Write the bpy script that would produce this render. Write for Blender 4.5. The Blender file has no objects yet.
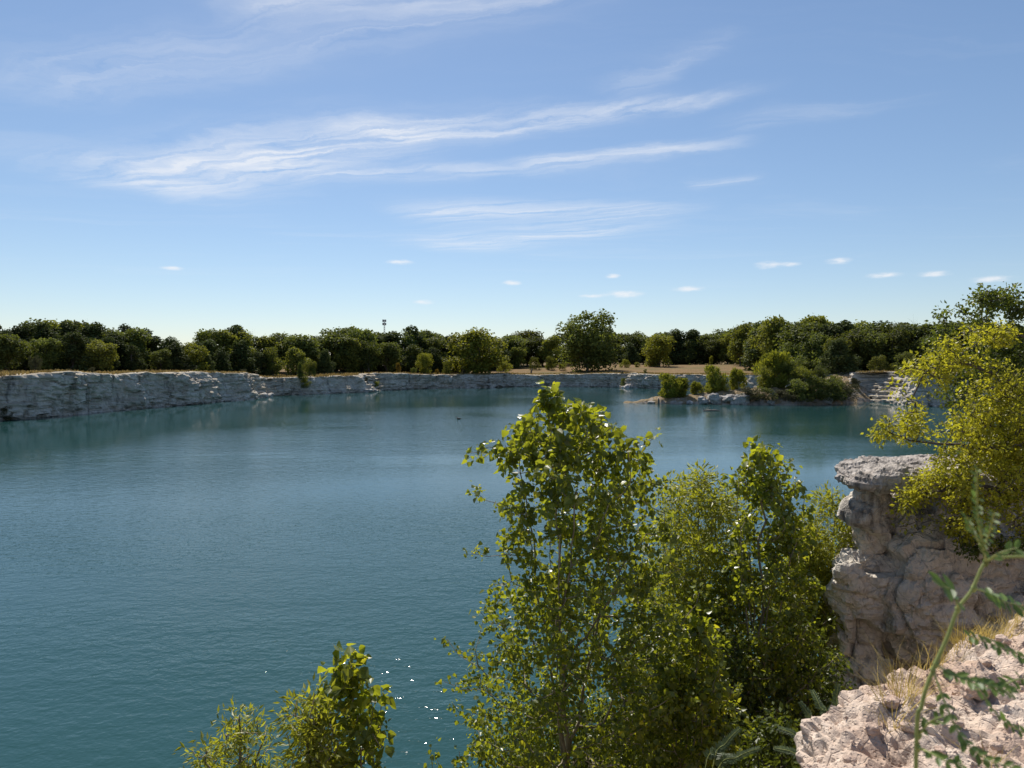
import bpy, math, random
import numpy as np
from mathutils import Vector, Matrix

# ------------------------------------------------------------------ camera, sky, sun, exposure
SC = bpy.context.scene
COL = SC.collection
W, H = 1024, 768
FPX = 710.0                     # focal length in pixels
CAMZ = 6.5                      # metres above the water (z = 0)
PITCH = math.atan(24.0 / FPX)   # horizon 24 px above the picture centre

cam_d = bpy.data.cameras.new('camera')
cam = bpy.data.objects.new('camera', cam_d)
COL.objects.link(cam)
cam.location = (0, 0, CAMZ)
cam.rotation_euler = (math.radians(90) - PITCH, 0, 0)
cam_d.sensor_width = 36.0
cam_d.lens = FPX / W * 36.0
cam_d.clip_start = 0.05
cam_d.clip_end = 20000
cam_d.dof.use_dof = True
cam_d.dof.focus_distance = 25.0
cam_d.dof.aperture_fstop = 6.6
SC.camera = cam

SUN_AZ, SUN_EL = -14.0, 49.0    # degrees, azimuth from +Y, negative = left
_a, _e = math.radians(SUN_AZ), math.radians(SUN_EL)
SUN_DIR = Vector((math.sin(_a) * math.cos(_e), math.cos(_a) * math.cos(_e), math.sin(_e)))
sun_d = bpy.data.lights.new('sun', 'SUN')
sun_d.energy = 5.0
sun_d.angle = math.radians(0.53)
sun_d.color = (1.0, 0.94, 0.85)
sun = bpy.data.objects.new('sun', sun_d)
COL.objects.link(sun)
sun.rotation_euler = SUN_DIR.to_track_quat('Z', 'Y').to_euler()
sun.location = (0, 0, 60)

SC.view_settings.view_transform = 'Standard'
SC.view_settings.look = 'None'
SC.view_settings.gamma = 1.0
SC.view_settings.exposure = 0.45
SC.view_settings.use_curve_mapping = False
SC.render.engine = 'CYCLES'
cy = SC.cycles
cy.use_denoising = True
cy.max_bounces = 7
cy.diffuse_bounces = 3
cy.glossy_bounces = 3
cy.transmission_bounces = 4
cy.transparent_max_bounces = 6
cy.sample_clamp_indirect = 6.0
cy.caustics_reflective = False
cy.caustics_refractive = False

SKY_STRENGTH = 0.076


def px_dir(px, py):
    """Direction of a picture point, as a slope per metre of level distance."""
    x = (px - W / 2) / FPX
    y = -(py - H / 2) / FPX
    c, s = math.cos(PITCH), math.sin(PITCH)
    d = Vector((x, c + y * s, -s + y * c))
    return d / d.y


def at(px, py, depth):
    d = px_dir(px, py)
    return Vector((d.x * depth, depth, CAMZ + d.z * depth))


def on_level(px, py, z=0.0):
    d = px_dir(px, py)
    k = (z - CAMZ) / d.z
    return Vector((d.x * k, d.y * k, z))


class NB:
    """small helper for building node trees"""
    def __init__(self, nt):
        self.nt = nt

    def new(self, t, **kw):
        n = self.nt.nodes.new(t)
        for k, v in kw.items():
            setattr(n, k, v)
        return n

    def put(self, sock, v):
        if isinstance(v, bpy.types.NodeSocket):
            self.nt.links.new(v, sock)
        elif v is not None:
            if isinstance(v, (tuple, list)) and len(v) == 3 and sock.type == 'RGBA':
                v = (*v, 1)
            sock.default_value = v

    def m(self, op, a, b=None, c=None, clamp=False):
        n = self.new('ShaderNodeMath', operation=op, use_clamp=clamp)
        self.put(n.inputs[0], a)
        if b is not None:
            self.put(n.inputs[1], b)
        if c is not None:
            self.put(n.inputs[2], c)
        return n.outputs[0]

    def v(self, op, a, b=None, out=0):
        n = self.new('ShaderNodeVectorMath', operation=op)
        self.put(n.inputs[0], a)
        if b is not None:
            self.put(n.inputs[1], b)
        return n.outputs['Value' if out else 'Vector']

    def xyz(self, x, y, z):
        n = self.new('ShaderNodeCombineXYZ')
        for s, q in zip(n.inputs, (x, y, z)):
            self.put(s, q)
        return n.outputs[0]

    def sep(self, v):
        n = self.new('ShaderNodeSeparateXYZ')
        self.put(n.inputs[0], v)
        return n.outputs

    def noise(self, vec, scale, detail=4, rough=0.55, dist=0.0):
        n = self.new('ShaderNodeTexNoise')
        self.put(n.inputs['Vector'], vec)
        n.inputs['Scale'].default_value = scale
        n.inputs['Detail'].default_value = detail
        n.inputs['Roughness'].default_value = rough
        n.inputs['Distortion'].default_value = dist
        return n.outputs['Fac']

    def ramp(self, f, lo, hi, a=0.0, b=1.0):
        n = self.new('ShaderNodeMapRange', interpolation_type='SMOOTHSTEP')
        self.put(n.inputs[0], f)
        for i, q in enumerate((lo, hi, a, b)):
            self.put(n.inputs[i + 1], q)
        return n.outputs[0]

    def mix(self, f, a, b, blend='MIX'):
        n = self.new('ShaderNodeMix', data_type='RGBA', blend_type=blend)
        self.put(n.inputs[0], f)
        self.put(n.inputs[6], a)
        self.put(n.inputs[7], b)
        return n.outputs[2]

    def scale(self, vec, s):
        return self.v('MULTIPLY', vec, s)

    def bump(self, h, strength=0.5, dist=0.05, normal=None):
        n = self.new('ShaderNodeBump')
        n.inputs['Strength'].default_value = strength
        n.inputs['Distance'].default_value = dist
        self.put(n.inputs['Height'], h)
        if normal is not None:
            self.put(n.inputs['Normal'], normal)
        return n.outputs[0]


# ---- world: clear sky with thin cirrus and a few low puffs
world = bpy.data.worlds.new('World')
SC.world = world
world.use_nodes = True
wt = world.node_tree
wt.nodes.clear()
b = NB(wt)
sky = b.new('ShaderNodeTexSky', sky_type='NISHITA')
sky.sun_disc = False
sky.sun_elevation = _e
sky.sun_rotation = _a
sky.altitude = 200
sky.air_density = 1.0
sky.dust_density = 0.15
sky.ozone_density = 3.0
tc = b.new('ShaderNodeTexCoord')
dirv = b.v('NORMALIZE', tc.outputs['Generated'])
dx, dy, dz = b.sep(dirv)
zc = b.m('MAXIMUM', dz, 0.03)
pl = b.xyz(b.m('DIVIDE', dx, zc), b.m('DIVIDE', dy, zc), 0.0)     # a level cloud deck, one unit up
warp = b.new('ShaderNodeTexNoise')
b.put(warp.inputs['Vector'], pl)
warp.inputs['Scale'].default_value = 1.3
warp.inputs['Detail'].default_value = 8
warp.inputs['Roughness'].default_value = 0.62
wv = b.v('SUBTRACT', warp.outputs['Color'], (0.5, 0.5, 0.5))
wv = b.v('MULTIPLY', wv, (0.55, 0.55, 0.0))
plw = b.v('ADD', pl, wv)
# (start pixel, end pixel, width px at start, width px at end, strength): streaks of the cirrus deck
STREAKS = [((115, 186), (400, 132), 18, 17, 1.25), ((360, 136), (720, 96), 14, 8, 1.1),
           ((250, 178), (560, 166), 8, 8, 0.62), ((530, 166), (730, 145), 8, 5, 0.85),
           ((400, 214), (670, 210), 10, 9, 0.85), ((425, 247), (640, 224), 8, 9, 0.85),
           ((20, 90), (520, 8), 20, 26, 0.42), ((240, 12), (620, -12), 16, 14, 0.6),
           ((610, 88), (720, 40), 10, 7, 0.36), ((725, 128), (900, 104), 9, 5, 0.42),
           ((690, 184), (750, 179), 5, 4, 0.4)]
fd = np.array((0.93, -0.37))
fa = b.v('DOT_PRODUCT', plw, (float(fd[0]), float(fd[1]), 0), 1)
fc = b.v('DOT_PRODUCT', plw, (float(-fd[1]), float(fd[0]), 0), 1)
fib = b.noise(b.xyz(b.m('MULTIPLY', fa, 1.0), b.m('MULTIPLY', fc, 6.0), 0.0), 1.0, 8, 0.60, 0.9)
fib = b.ramp(fib, 0.24, 0.76)
dens = None
for i, (A, B, wa, wb, st) in enumerate(STREAKS):
    def deck(q):
        d = px_dir(*q).normalized()
        return np.array((d.x / d.z, d.y / d.z))
    pa, pb = deck(A), deck(B)
    L = float(np.linalg.norm(pb - pa))
    t = (pb - pa) / L
    n = np.array((-t[1], t[0]))
    ha = np.linalg.norm(deck((A[0], A[1] - wa)) - deck((A[0], A[1] + wa))) / 2
    hb = np.linalg.norm(deck((B[0], B[1] - wb)) - deck((B[0], B[1] + wb))) / 2
    rel = b.v('SUBTRACT', plw, (float(pa[0]), float(pa[1]), 0))
    s = b.m('DIVIDE', b.v('DOT_PRODUCT', rel, (float(t[0]), float(t[1]), 0), 1), L)
    d = b.v('DOT_PRODUCT', rel, (float(n[0]), float(n[1]), 0), 1)
    wid = b.m('ADD', b.m('MULTIPLY', b.m('MINIMUM', b.m('MAXIMUM', s, 0.0), 1.0), float(hb - ha)), float(ha))
    q = b.m('DIVIDE', d, wid)
    across = b.m('EXPONENT', b.m('MULTIPLY', b.m('MULTIPLY', q, q), -1.1))
    along = b.m('MULTIPLY', b.ramp(s, -0.12, 0.18), b.ramp(s, 1.2, 0.72))
    k = b.m('MULTIPLY', b.m('MULTIPLY', across, along), st)
    dens = k if dens is None else b.m('ADD', dens, k)
dens = b.m('MULTIPLY', dens, fib)
# faint veil over the whole deck, in every direction
veil = b.noise(b.v('MULTIPLY', plw, (0.35, 1.2, 1.0)), 1.0, 7, 0.62, 0.8)
dens = b.m('ADD', dens, b.m('MULTIPLY', b.ramp(veil, 0.50, 0.85), 0.22))
dens = b.m('MULTIPLY', dens, b.ramp(dz, 0.06, 0.16))
# low fair-weather puffs far away, just over the horizon
PUFFS = [(624, 294, 17, 3.6), (688, 289, 14, 2.6), (767, 265, 10, 3.6), (791, 264, 8, 2.2), (839, 261, 10, 3.0),
         (884, 275, 13, 2.4), (934, 274, 11, 2.6), (992, 279, 14, 2.8), (613, 276, 7, 2.4), (512, 283, 9, 2.6),
         (424, 302, 10, 2.2), (172, 268, 9, 1.9), (400, 262, 12, 2.4), (590, 296, 10, 1.8)]
azi = b.m('ARCTAN2', dx, dy)
ele = b.m('ARCSINE', dz)
pn = b.noise(b.xyz(b.m('MULTIPLY', azi, 60.0), b.m('MULTIPLY', ele, 190.0), 0.0), 1.0, 4, 0.6)
puff = None
for (px, py, wx, wy) in PUFFS:
    d = px_dir(px, py).normalized()
    a0, e0 = math.atan2(d.x, d.y), math.asin(d.z)
    ua = b.m('DIVIDE', b.m('SUBTRACT', azi, a0), wx / FPX)
    ue = b.m('DIVIDE', b.m('SUBTRACT', ele, e0), wy / FPX)
    r2 = b.m('ADD', b.m('MULTIPLY', ua, ua), b.m('MULTIPLY', ue, ue))
    k = b.m('EXPONENT', b.m('MULTIPLY', r2, -0.9))
    puff = k if puff is None else b.m('ADD', puff, k)
puff = b.ramp(b.m('MULTIPLY', puff, b.m('ADD', b.m('MULTIPLY', pn, 1.6), -0.1)), 0.10, 0.85)
skyc = sky.outputs[0]
hs = b.new('ShaderNodeHueSaturation')
hs.inputs['Saturation'].default_value = 1.06
gm = b.new('ShaderNodeGamma')
gm.inputs['Gamma'].default_value = 0.8
b.put(gm.inputs['Color'], skyc)
b.put(hs.inputs['Color'], b.mix(1.0, gm.outputs[0], (1.38, 1.42, 1.50), 'MULTIPLY'))
col = b.mix(b.m('MINIMUM', b.m('MULTIPLY', dens, 0.74), 0.8), hs.outputs[0], (8.6, 8.8, 9.2))
col = b.mix(b.m('MULTIPLY', puff, 0.75), col, (8.8, 8.9, 9.2))
bg = b.new('ShaderNodeBackground')
b.put(bg.inputs['Color'], col)
bg.inputs['Strength'].default_value = SKY_STRENGTH
wo = b.new('ShaderNodeOutputWorld')
wt.links.new(bg.outputs[0], wo.inputs[0])

# ------------------------------------------------------------------ numeric noise and mesh helpers
RNG = np.random.default_rng(11)
random.seed(7)
_perm = np.random.default_rng(3).permutation(256).astype(np.int64)
_perm = np.concatenate([_perm, _perm, _perm])
_g = np.random.default_rng(4).normal(size=(256, 3))
_g /= np.linalg.norm(_g, axis=1)[:, None]


def perlin(P):
    P = np.asarray(P, float)
    I = np.floor(P).astype(np.int64)
    F = P - I
    I &= 255
    U = F * F * F * (F * (F * 6 - 15) + 10)
    out = np.zeros(len(P))
    for ox in (0, 1):
        wx = U[:, 0] if ox else 1 - U[:, 0]
        a = _perm[I[:, 0] + ox]
        for oy in (0, 1):
            wy = U[:, 1] if oy else 1 - U[:, 1]
            c = _perm[a + I[:, 1] + oy]
            for oz in (0, 1):
                wz = U[:, 2] if oz else 1 - U[:, 2]
                gi = _g[_perm[c + I[:, 2] + oz] & 255]
                out += wx * wy * wz * (gi[:, 0] * (F[:, 0] - ox) + gi[:, 1] * (F[:, 1] - oy) + gi[:, 2] * (F[:, 2] - oz))
    return out * 1.6


def fbm(P, octs=4, gain=0.5, lac=2.03):
    P = np.asarray(P, float)
    s, a = np.zeros(len(P)), 1.0
    for k in range(octs):
        s += a * perlin(P + 17.3 * k)
        P = P * lac
        a *= gain
    return s


def hash01(*ks):
    h = np.zeros(np.broadcast(*ks).shape)
    for i, k in enumerate(ks):
        h = h + np.asarray(k, float) * (12.9898 + 65.233 * i)
    return np.abs(np.sin(h) * 43758.5453) % 1.0


def worley(P, seed=0.0):
    """F2 - F1 and a random number for the nearest cell"""
    P = np.asarray(P, float)
    I = np.floor(P)
    f1 = np.full(len(P), 9.0)
    f2 = np.full(len(P), 9.0)
    rid_ = np.zeros(len(P))
    for ox in (-1, 0, 1):
        for oy in (-1, 0, 1):
            for oz in (-1, 0, 1):
                C = I + (ox, oy, oz)
                q = np.stack([hash01(C[:, 0], C[:, 1], C[:, 2] + seed + k * 31.7) for k in range(3)], 1)
                d = np.linalg.norm(C + q - P, axis=1)
                r = hash01(C[:, 0] + 3.3, C[:, 1], C[:, 2] + seed)
                near = d < f1
                f2 = np.where(near, f1, np.minimum(f2, d))
                rid_ = np.where(near, r, rid_)
                f1 = np.where(near, d, f1)
    return f2 - f1, rid_


def smooth(a, lo, hi):
    t = np.clip((a - lo) / (hi - lo), 0, 1)
    return t * t * (3 - 2 * t)


def mesh_np(name, V, F, rnd=None, smooth_shade=False):
    """mesh from arrays; F is (n, k) with k corners for each face"""
    V = np.ascontiguousarray(V, dtype=np.float32)
    F = np.ascontiguousarray(F, dtype=np.int32)
    me = bpy.data.meshes.new(name)
    n, k = F.shape
    me.vertices.add(len(V))
    me.vertices.foreach_set('co', V.ravel())
    me.loops.add(n * k)
    me.loops.foreach_set('vertex_index', F.ravel())
    me.polygons.add(n)
    me.polygons.foreach_set('loop_start', np.arange(0, n * k, k, dtype=np.int32))
    me.polygons.foreach_set('loop_total', np.full(n, k, dtype=np.int32))
    me.polygons.foreach_set('use_smooth', np.full(n, smooth_shade, dtype=bool))
    me.update(calc_edges=True)
    if rnd is not None:
        at_ = me.attributes.new('rnd', 'FLOAT', 'FACE')
        at_.data.foreach_set('value', np.ascontiguousarray(rnd, dtype=np.float32))
    return me


def link(name, me, mat=None, parent=None, **props):
    o = bpy.data.objects.new(name, me)
    COL.objects.link(o)
    if mat is not None and me is not None and len(me.materials) == 0:
        me.materials.append(mat)
    if parent is not None:
        o.parent = parent
    for k, v in props.items():
        o[k] = v
    return o


def thing(name, label, cat, loc=(0, 0, 0), rz=0.0, group=None, scale=None):
    o = link(name, None)
    o.location = loc
    o.rotation_euler = (0, 0, rz)
    if scale is not None:
        o.scale = scale
    o['label'] = label
    o['category'] = cat
    if group:
        o['group'] = group
    return o


def grid_faces(nu, nv, keep=None):
    i = np.arange(nu - 1)[:, None] * nv + np.arange(nv - 1)[None, :]
    i = i.ravel()
    F = np.stack([i, i + nv, i + nv + 1, i + 1], 1)
    if keep is not None:
        F = F[keep[F].all(axis=1)]
    return F


def tubes(segs, sides=5):
    """segs: (n, 8) rows of x0 y0 z0 r0 x1 y1 z1 r1 -> arrays of one mesh"""
    S = np.asarray(segs, float)
    A, ra, B, rb = S[:, :3], S[:, 3], S[:, 4:7], S[:, 7]
    T = B - A
    T /= np.maximum(np.linalg.norm(T, axis=1), 1e-6)[:, None]
    ref = np.where(np.abs(T[:, 2:3]) > 0.9, np.array([[1.0, 0, 0]]), np.array([[0, 0, 1.0]]))
    X = np.cross(T, ref)
    X /= np.linalg.norm(X, axis=1)[:, None]
    Y = np.cross(T, X)
    an = np.arange(sides) * 2 * math.pi / sides
    ring = X[:, None, :] * np.cos(an)[None, :, None] + Y[:, None, :] * np.sin(an)[None, :, None]
    V0 = A[:, None, :] + ring * ra[:, None, None]
    V1 = B[:, None, :] + ring * rb[:, None, None]
    V = np.concatenate([V0, V1], 1).reshape(-1, 3)
    base = np.arange(len(S))[:, None] * (2 * sides)
    j = np.arange(sides)
    j2 = (j + 1) % sides
    F = np.stack([base + j, base + j2, base + sides + j2, base + sides + j], 2).reshape(-1, 4)
    return V, F


# leaf outlines: local x across, y from stalk to tip, z up from the blade; each half of the blade is one face
LEAF_POPLAR = (np.array([(0, 0, 0), (.34, .06, .07), (.52, .30, .13), (.30, .68, .05), (0, 1.0, -.08),
                         (-.30, .68, .05), (-.52, .30, .13), (-.34, .06, .07)], float),
               np.array([(0, 1, 2, 3, 4), (0, 4, 5, 6, 7)]))
LEAF_SLIM = (np.array([(0, 0, 0), (.15, .4, .03), (0, 1.0, -.05), (-.15, .4, .03)], float), np.array([(0, 1, 2), (0, 2, 3)]))
LEAF_OVAL = (np.array([(0, 0, 0), (.3, .45, .08), (0, 1.0, -.06), (-.3, .45, .08)], float), np.array([(0, 1, 2), (0, 2, 3)]))
LEAF_CLUMP = (np.array([(0, 0, 0), (.48, .42, .16), (.06, 1.0, -.10), (-.46, .55, .10)], float), np.array([(0, 1, 2), (0, 2, 3)]))


def leaves(pos, tip, nrm, size, shape, rnd):
    tip = tip / np.maximum(np.linalg.norm(tip, axis=1), 1e-6)[:, None]
    X = np.cross(tip, nrm)
    X /= np.maximum(np.linalg.norm(X, axis=1), 1e-6)[:, None]
    N = np.cross(X, tip)
    R = np.stack([X, tip, N], 1)
    T, Fa = shape
    V = np.einsum('ni,kij->knj', T, R) if False else np.einsum('ni,kij->knj', T, R)
    V = V * size[:, None, None] + pos[:, None, :]
    k = len(T)
    F = (np.arange(len(pos))[:, None, None] * k + Fa[None]).reshape(-1, Fa.shape[1])
    return V.reshape(-1, 3), F, np.repeat(rnd, len(Fa))


# ------------------------------------------------------------------ materials
def material(name):
    m = bpy.data.materials.new(name)
    m.use_nodes = True
    nt = m.node_tree
    nt.nodes.clear()
    return m, NB(nt)


def finish(bb, shader):
    o = bb.new('ShaderNodeOutputMaterial')
    bb.nt.links.new(shader, o.inputs[0])


def principled(bb, col, rough=0.8, normal=None, spec=0.3):
    p = bb.new('ShaderNodeBsdfPrincipled')
    bb.put(p.inputs['Base Color'], col)
    bb.put(p.inputs['Roughness'], rough)
    p.inputs['Specular IOR Level'].default_value = spec
    if normal is not None:
        bb.put(p.inputs['Normal'], normal)
    return p.outputs[0]


def mat_leaf(name, dark, light, trans, tmix=0.42, source='rnd', spec=0.35, rough=0.45, yellow=None, objvar=0.0):
    m, bb = material(name)
    if source == 'rnd':
        a = bb.new('ShaderNodeAttribute', attribute_name='rnd')
        f = a.outputs['Fac']
    else:
        f = bb.new('ShaderNodeObjectInfo').outputs['Random']
    c = bb.mix(f, dark, light)
    tcol = bb.mix(f, tuple(q * 0.75 for q in trans), tuple(min(1, q * 1.2) for q in trans))
    if yellow is not None:
        yf = bb.ramp(f, 0.9, 0.97)
        c = bb.mix(yf, c, yellow)
        tcol = bb.mix(yf, tcol, tuple(q * 1.3 for q in yellow))
    if objvar:
        r = bb.new('ShaderNodeObjectInfo').outputs['Random']
        hv = bb.new('ShaderNodeHueSaturation')
        bb.put(hv.inputs['Hue'], bb.m('ADD', 0.5 - 0.022 * objvar, bb.m('MULTIPLY', r, 0.034 * objvar)))
        r2 = bb.m('FRACT', bb.m('MULTIPLY', r, 7.31))
        bb.put(hv.inputs['Value'], bb.m('ADD', 1 - 0.35 * objvar, bb.m('MULTIPLY', r2, 0.75 * objvar)))
        bb.put(hv.inputs['Color'], c)
        c = hv.outputs[0]
        hv2 = bb.new('ShaderNodeHueSaturation')
        bb.put(hv2.inputs['Value'], bb.m('ADD', 1 - 0.35 * objvar, bb.m('MULTIPLY', r2, 0.75 * objvar)))
        bb.put(hv2.inputs['Color'], tcol)
        tcol = hv2.outputs[0]
    p = principled(bb, c, rough, spec=spec)
    t = bb.new('ShaderNodeBsdfTranslucent')
    bb.put(t.inputs['Color'], tcol)
    mx = bb.new('ShaderNodeMixShader')
    mx.inputs[0].default_value = tmix
    bb.nt.links.new(p, mx.inputs[1])
    bb.nt.links.new(t.outputs[0], mx.inputs[2])
    finish(bb, mx.outputs[0])
    return m


def mat_bark(name, c1, c2, scale=18.0):
    m, bb = material(name)
    t = bb.new('ShaderNodeTexCoord').outputs['Object']
    n = bb.noise(bb.v('MULTIPLY', t, (1, 1, 0.2)), scale, 5)
    finish(bb, principled(bb, bb.mix(bb.ramp(n, 0.3, 0.7), c1, c2), 0.9, bb.bump(n, 0.6, 0.02)))
    return m


def mat_plain(name, c1, c2, scale=6.0, rough=0.85, bump=0.3, dist=0.02, spec=0.25):
    m, bb = material(name)
    t = bb.new('ShaderNodeTexCoord').outputs['Object']
    n = bb.noise(t, scale, 5)
    finish(bb, principled(bb, bb.mix(bb.ramp(n, 0.25, 0.75), c1, c2), rough, bb.bump(n, bump, dist), spec))
    return m


def mat_limestone(name, scale=1.0, base=((0.50, 0.47, 0.42), (0.34, 0.31, 0.28)), stain=0.6, bands=0.5, warm=0.3, bumpd=0.05,
                  soil_top=None, pit=0.5):
    """pale quarry limestone: bedding bands, dark algae stains, warm iron patches"""
    m, bb = material(name)
    g = bb.new('ShaderNodeNewGeometry')
    P = g.outputs['Position']
    n1 = bb.noise(P, 0.9 * scale, 6, 0.6)
    n2 = bb.noise(P, 7.0 * scale, 6, 0.65)
    n3 = bb.noise(P, 40.0 * scale, 3, 0.6)
    c = bb.mix(bb.ramp(n1, 0.3, 0.7), base[0], base[1])
    c = bb.mix(bb.m('MULTIPLY', bb.ramp(n2, 0.45, 0.75), 0.45), c, tuple(q * 0.55 for q in base[1]))
    bd = bb.noise(bb.v('MULTIPLY', P, (0.06, 0.06, 2.6)), 1.3 * scale, 5, 0.65)
    c = bb.mix(bb.m('MULTIPLY', bb.ramp(bd, 0.5, 0.66), bands), c, tuple(q * 0.42 for q in base[1]))
    wn = bb.noise(bb.v('MULTIPLY', P, (1, 1, 0.4)), 0.55 * scale, 5, 0.6, 0.5)
    c = bb.mix(bb.m('MULTIPLY', bb.ramp(wn, 0.52, 0.72), warm), c, (0.36, 0.23, 0.12))
    sn = bb.noise(bb.v('MULTIPLY', P, (1.0, 1.0, 0.22)), 1.4 * scale, 6, 0.66, 0.3)
    c = bb.mix(bb.m('MULTIPLY', bb.ramp(sn, 0.52, 0.70), stain), c, (0.045, 0.042, 0.042))
    if soil_top is not None:
        nz = bb.sep(g.outputs['Normal'])[2]
        f = bb.m('MULTIPLY', bb.ramp(bb.m('ADD', nz, bb.m('MULTIPLY', bb.m('SUBTRACT', n1, 0.5), 0.9)), 0.55, 0.9), soil_top[0])
        c = bb.mix(f, c, bb.mix(bb.ramp(n2, 0.3, 0.7), soil_top[1], soil_top[2]))
    h = bb.m('ADD', bb.m('MULTIPLY', n2, 0.6), bb.m('MULTIPLY', n3, 0.25))
    vor = bb.new('ShaderNodeTexVoronoi', feature='DISTANCE_TO_EDGE')
    vw = bb.v('ADD', P, bb.v('MULTIPLY', bb.new('ShaderNodeTexNoise').outputs['Color'], (0.4, 0.4, 0.4)))
    bb.put(vor.inputs['Vector'], vw)
    vor.inputs['Scale'].default_value = 1.7 * scale
    crack = bb.ramp(vor.outputs['Distance'], 0.0, 0.03)
    h = bb.m('ADD', h, bb.m('MULTIPLY', crack, 0.25))
    vp = bb.new('ShaderNodeTexVoronoi')
    bb.put(vp.inputs['Vector'], P)
    vp.inputs['Scale'].default_value = 16 * scale
    h = bb.m('ADD', h, bb.m('MULTIPLY', bb.ramp(vp.outputs['Distance'], 0.05, 0.4), pit * 0.4))
    finish(bb, principled(bb, c, 0.92, bb.bump(h, 0.9, bumpd), 0.2))
    return m


M_CLIFF = mat_limestone('limestone_cliff', 0.55, ((0.60, 0.55, 0.48), (0.42, 0.38, 0.33)), 0.8, 0.38, 0.35, 0.12,
                        soil_top=(0.45, (0.30, 0.22, 0.12), (0.22, 0.18, 0.08)), pit=0.2)
M_OUTCROP = mat_limestone('limestone_outcrop', 1.6, ((0.70, 0.635, 0.545), (0.55, 0.49, 0.415)), 0.85, 0.40, 0.22, 0.07)
M_SLAB = mat_limestone('limestone_slab', 3.0, ((0.58, 0.52, 0.46), (0.34, 0.30, 0.27)), 0.75, 0.4, 0.15, 0.04)
M_LEDGE = mat_limestone('limestone_ledge', 3.2, ((0.58, 0.485, 0.40), (0.51, 0.37, 0.28)), 0.5, 0.12, 0.30, 0.02, pit=0.9)
M_STONE = mat_limestone('limestone_stone', 4.0, ((0.62, 0.48, 0.38), (0.44, 0.31, 0.24)), 0.25, 0.1, 0.3, 0.01)
M_BOULDER = mat_limestone('limestone_boulder', 0.9, ((0.52, 0.49, 0.45), (0.36, 0.33, 0.30)), 0.45, 0.4, 0.2, 0.08)
M_SPIT = mat_limestone('spit_rock', 0.6, ((0.44, 0.39, 0.34), (0.27, 0.22, 0.18)), 0.55, 0.3, 0.4, 0.12,
                       soil_top=(0.95, (0.27, 0.18, 0.09), (0.17, 0.13, 0.06)), pit=0.2)

m, bb = material('dry_grassland')
P = bb.new('ShaderNodeNewGeometry').outputs['Position']
g1 = bb.noise(P, 0.045, 5, 0.6)
g2 = bb.noise(P, 0.6, 6, 0.7)
c = bb.mix(bb.ramp(g2, 0.3, 0.7), (0.20, 0.125, 0.058), (0.13, 0.088, 0.04))
c = bb.mix(bb.m('MULTIPLY', bb.ramp(g1, 0.48, 0.62), 0.75), c, (0.09, 0.085, 0.028))
finish(bb, principled(bb, c, 0.95, bb.bump(g2, 0.9, 0.4), 0.1))
M_FIELD = m

m, bb = material('bank_soil')
P = bb.new('ShaderNodeNewGeometry').outputs['Position']
g2 = bb.noise(P, 3.0, 6, 0.7)
finish(bb, principled(bb, bb.mix(bb.ramp(g2, 0.3, 0.7), (0.10, 0.075, 0.045), (0.05, 0.05, 0.022)), 0.95, bb.bump(g2, 0.9, 0.1), 0.2))
M_BANK = m

# lake: turbid green-blue water, ripples on the surface
m, bb = material('lake_water')
P = bb.new('ShaderNodeNewGeometry').outputs['Position']
wind = bb.noise(bb.v('MULTIPLY', P, (0.022, 0.05, 1.0)), 1.0, 4, 0.55, 0.4)
shel = bb.new('ShaderNodeAttribute', attribute_name='shelter').outputs['Fac']
calm = bb.m('MULTIPLY', bb.ramp(wind, 0.34, 0.62, 0.35, 1.0), shel)
w1 = bb.noise(bb.v('MULTIPLY', P, (1.0, 1.5, 1.0)), 2.6, 3, 0.55, 0.3)
w2 = bb.noise(bb.v('MULTIPLY', P, (1.0, 1.35, 1.0)), 0.75, 2, 0.5, 0.2)
w3 = bb.noise(P, 9.0, 2, 0.5)
hh = bb.m('ADD', bb.m('ADD', bb.m('MULTIPLY', w1, 0.036), bb.m('MULTIPLY', w2, 0.034)), bb.m('MULTIPLY', w3, 0.012))
hh = bb.m('MULTIPLY', hh, calm)
nb_ = bb.new('ShaderNodeBump')
nb_.inputs['Strength'].default_value = 1.0
nb_.inputs['Distance'].default_value = 1.0
bb.put(nb_.inputs['Height'], hh)
p = bb.new('ShaderNodeBsdfPrincipled')
bb.put(p.inputs['Base Color'], (0.016, 0.055, 0.055))
p.inputs['Roughness'].default_value = 0.06
p.inputs['IOR'].default_value = 1.333
bb.put(p.inputs['Normal'], nb_.outputs[0])
finish(bb, p.outputs[0])
M_WATER = m

M_BARK_D = mat_bark('bark_dark', (0.07, 0.055, 0.045), (0.14, 0.12, 0.10), 6)
M_BARK_P = mat_bark('bark_poplar', (0.16, 0.13, 0.09), (0.30, 0.26, 0.19), 14)
M_BARK_E = mat_bark('bark_elm', (0.05, 0.04, 0.032), (0.11, 0.09, 0.075), 20)
M_BARK_G = mat_bark('bark_grey', (0.16, 0.14, 0.12), (0.26, 0.23, 0.20), 6)
M_DEAD = mat_bark('dead_wood', (0.10, 0.08, 0.065), (0.20, 0.17, 0.14), 10)

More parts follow.
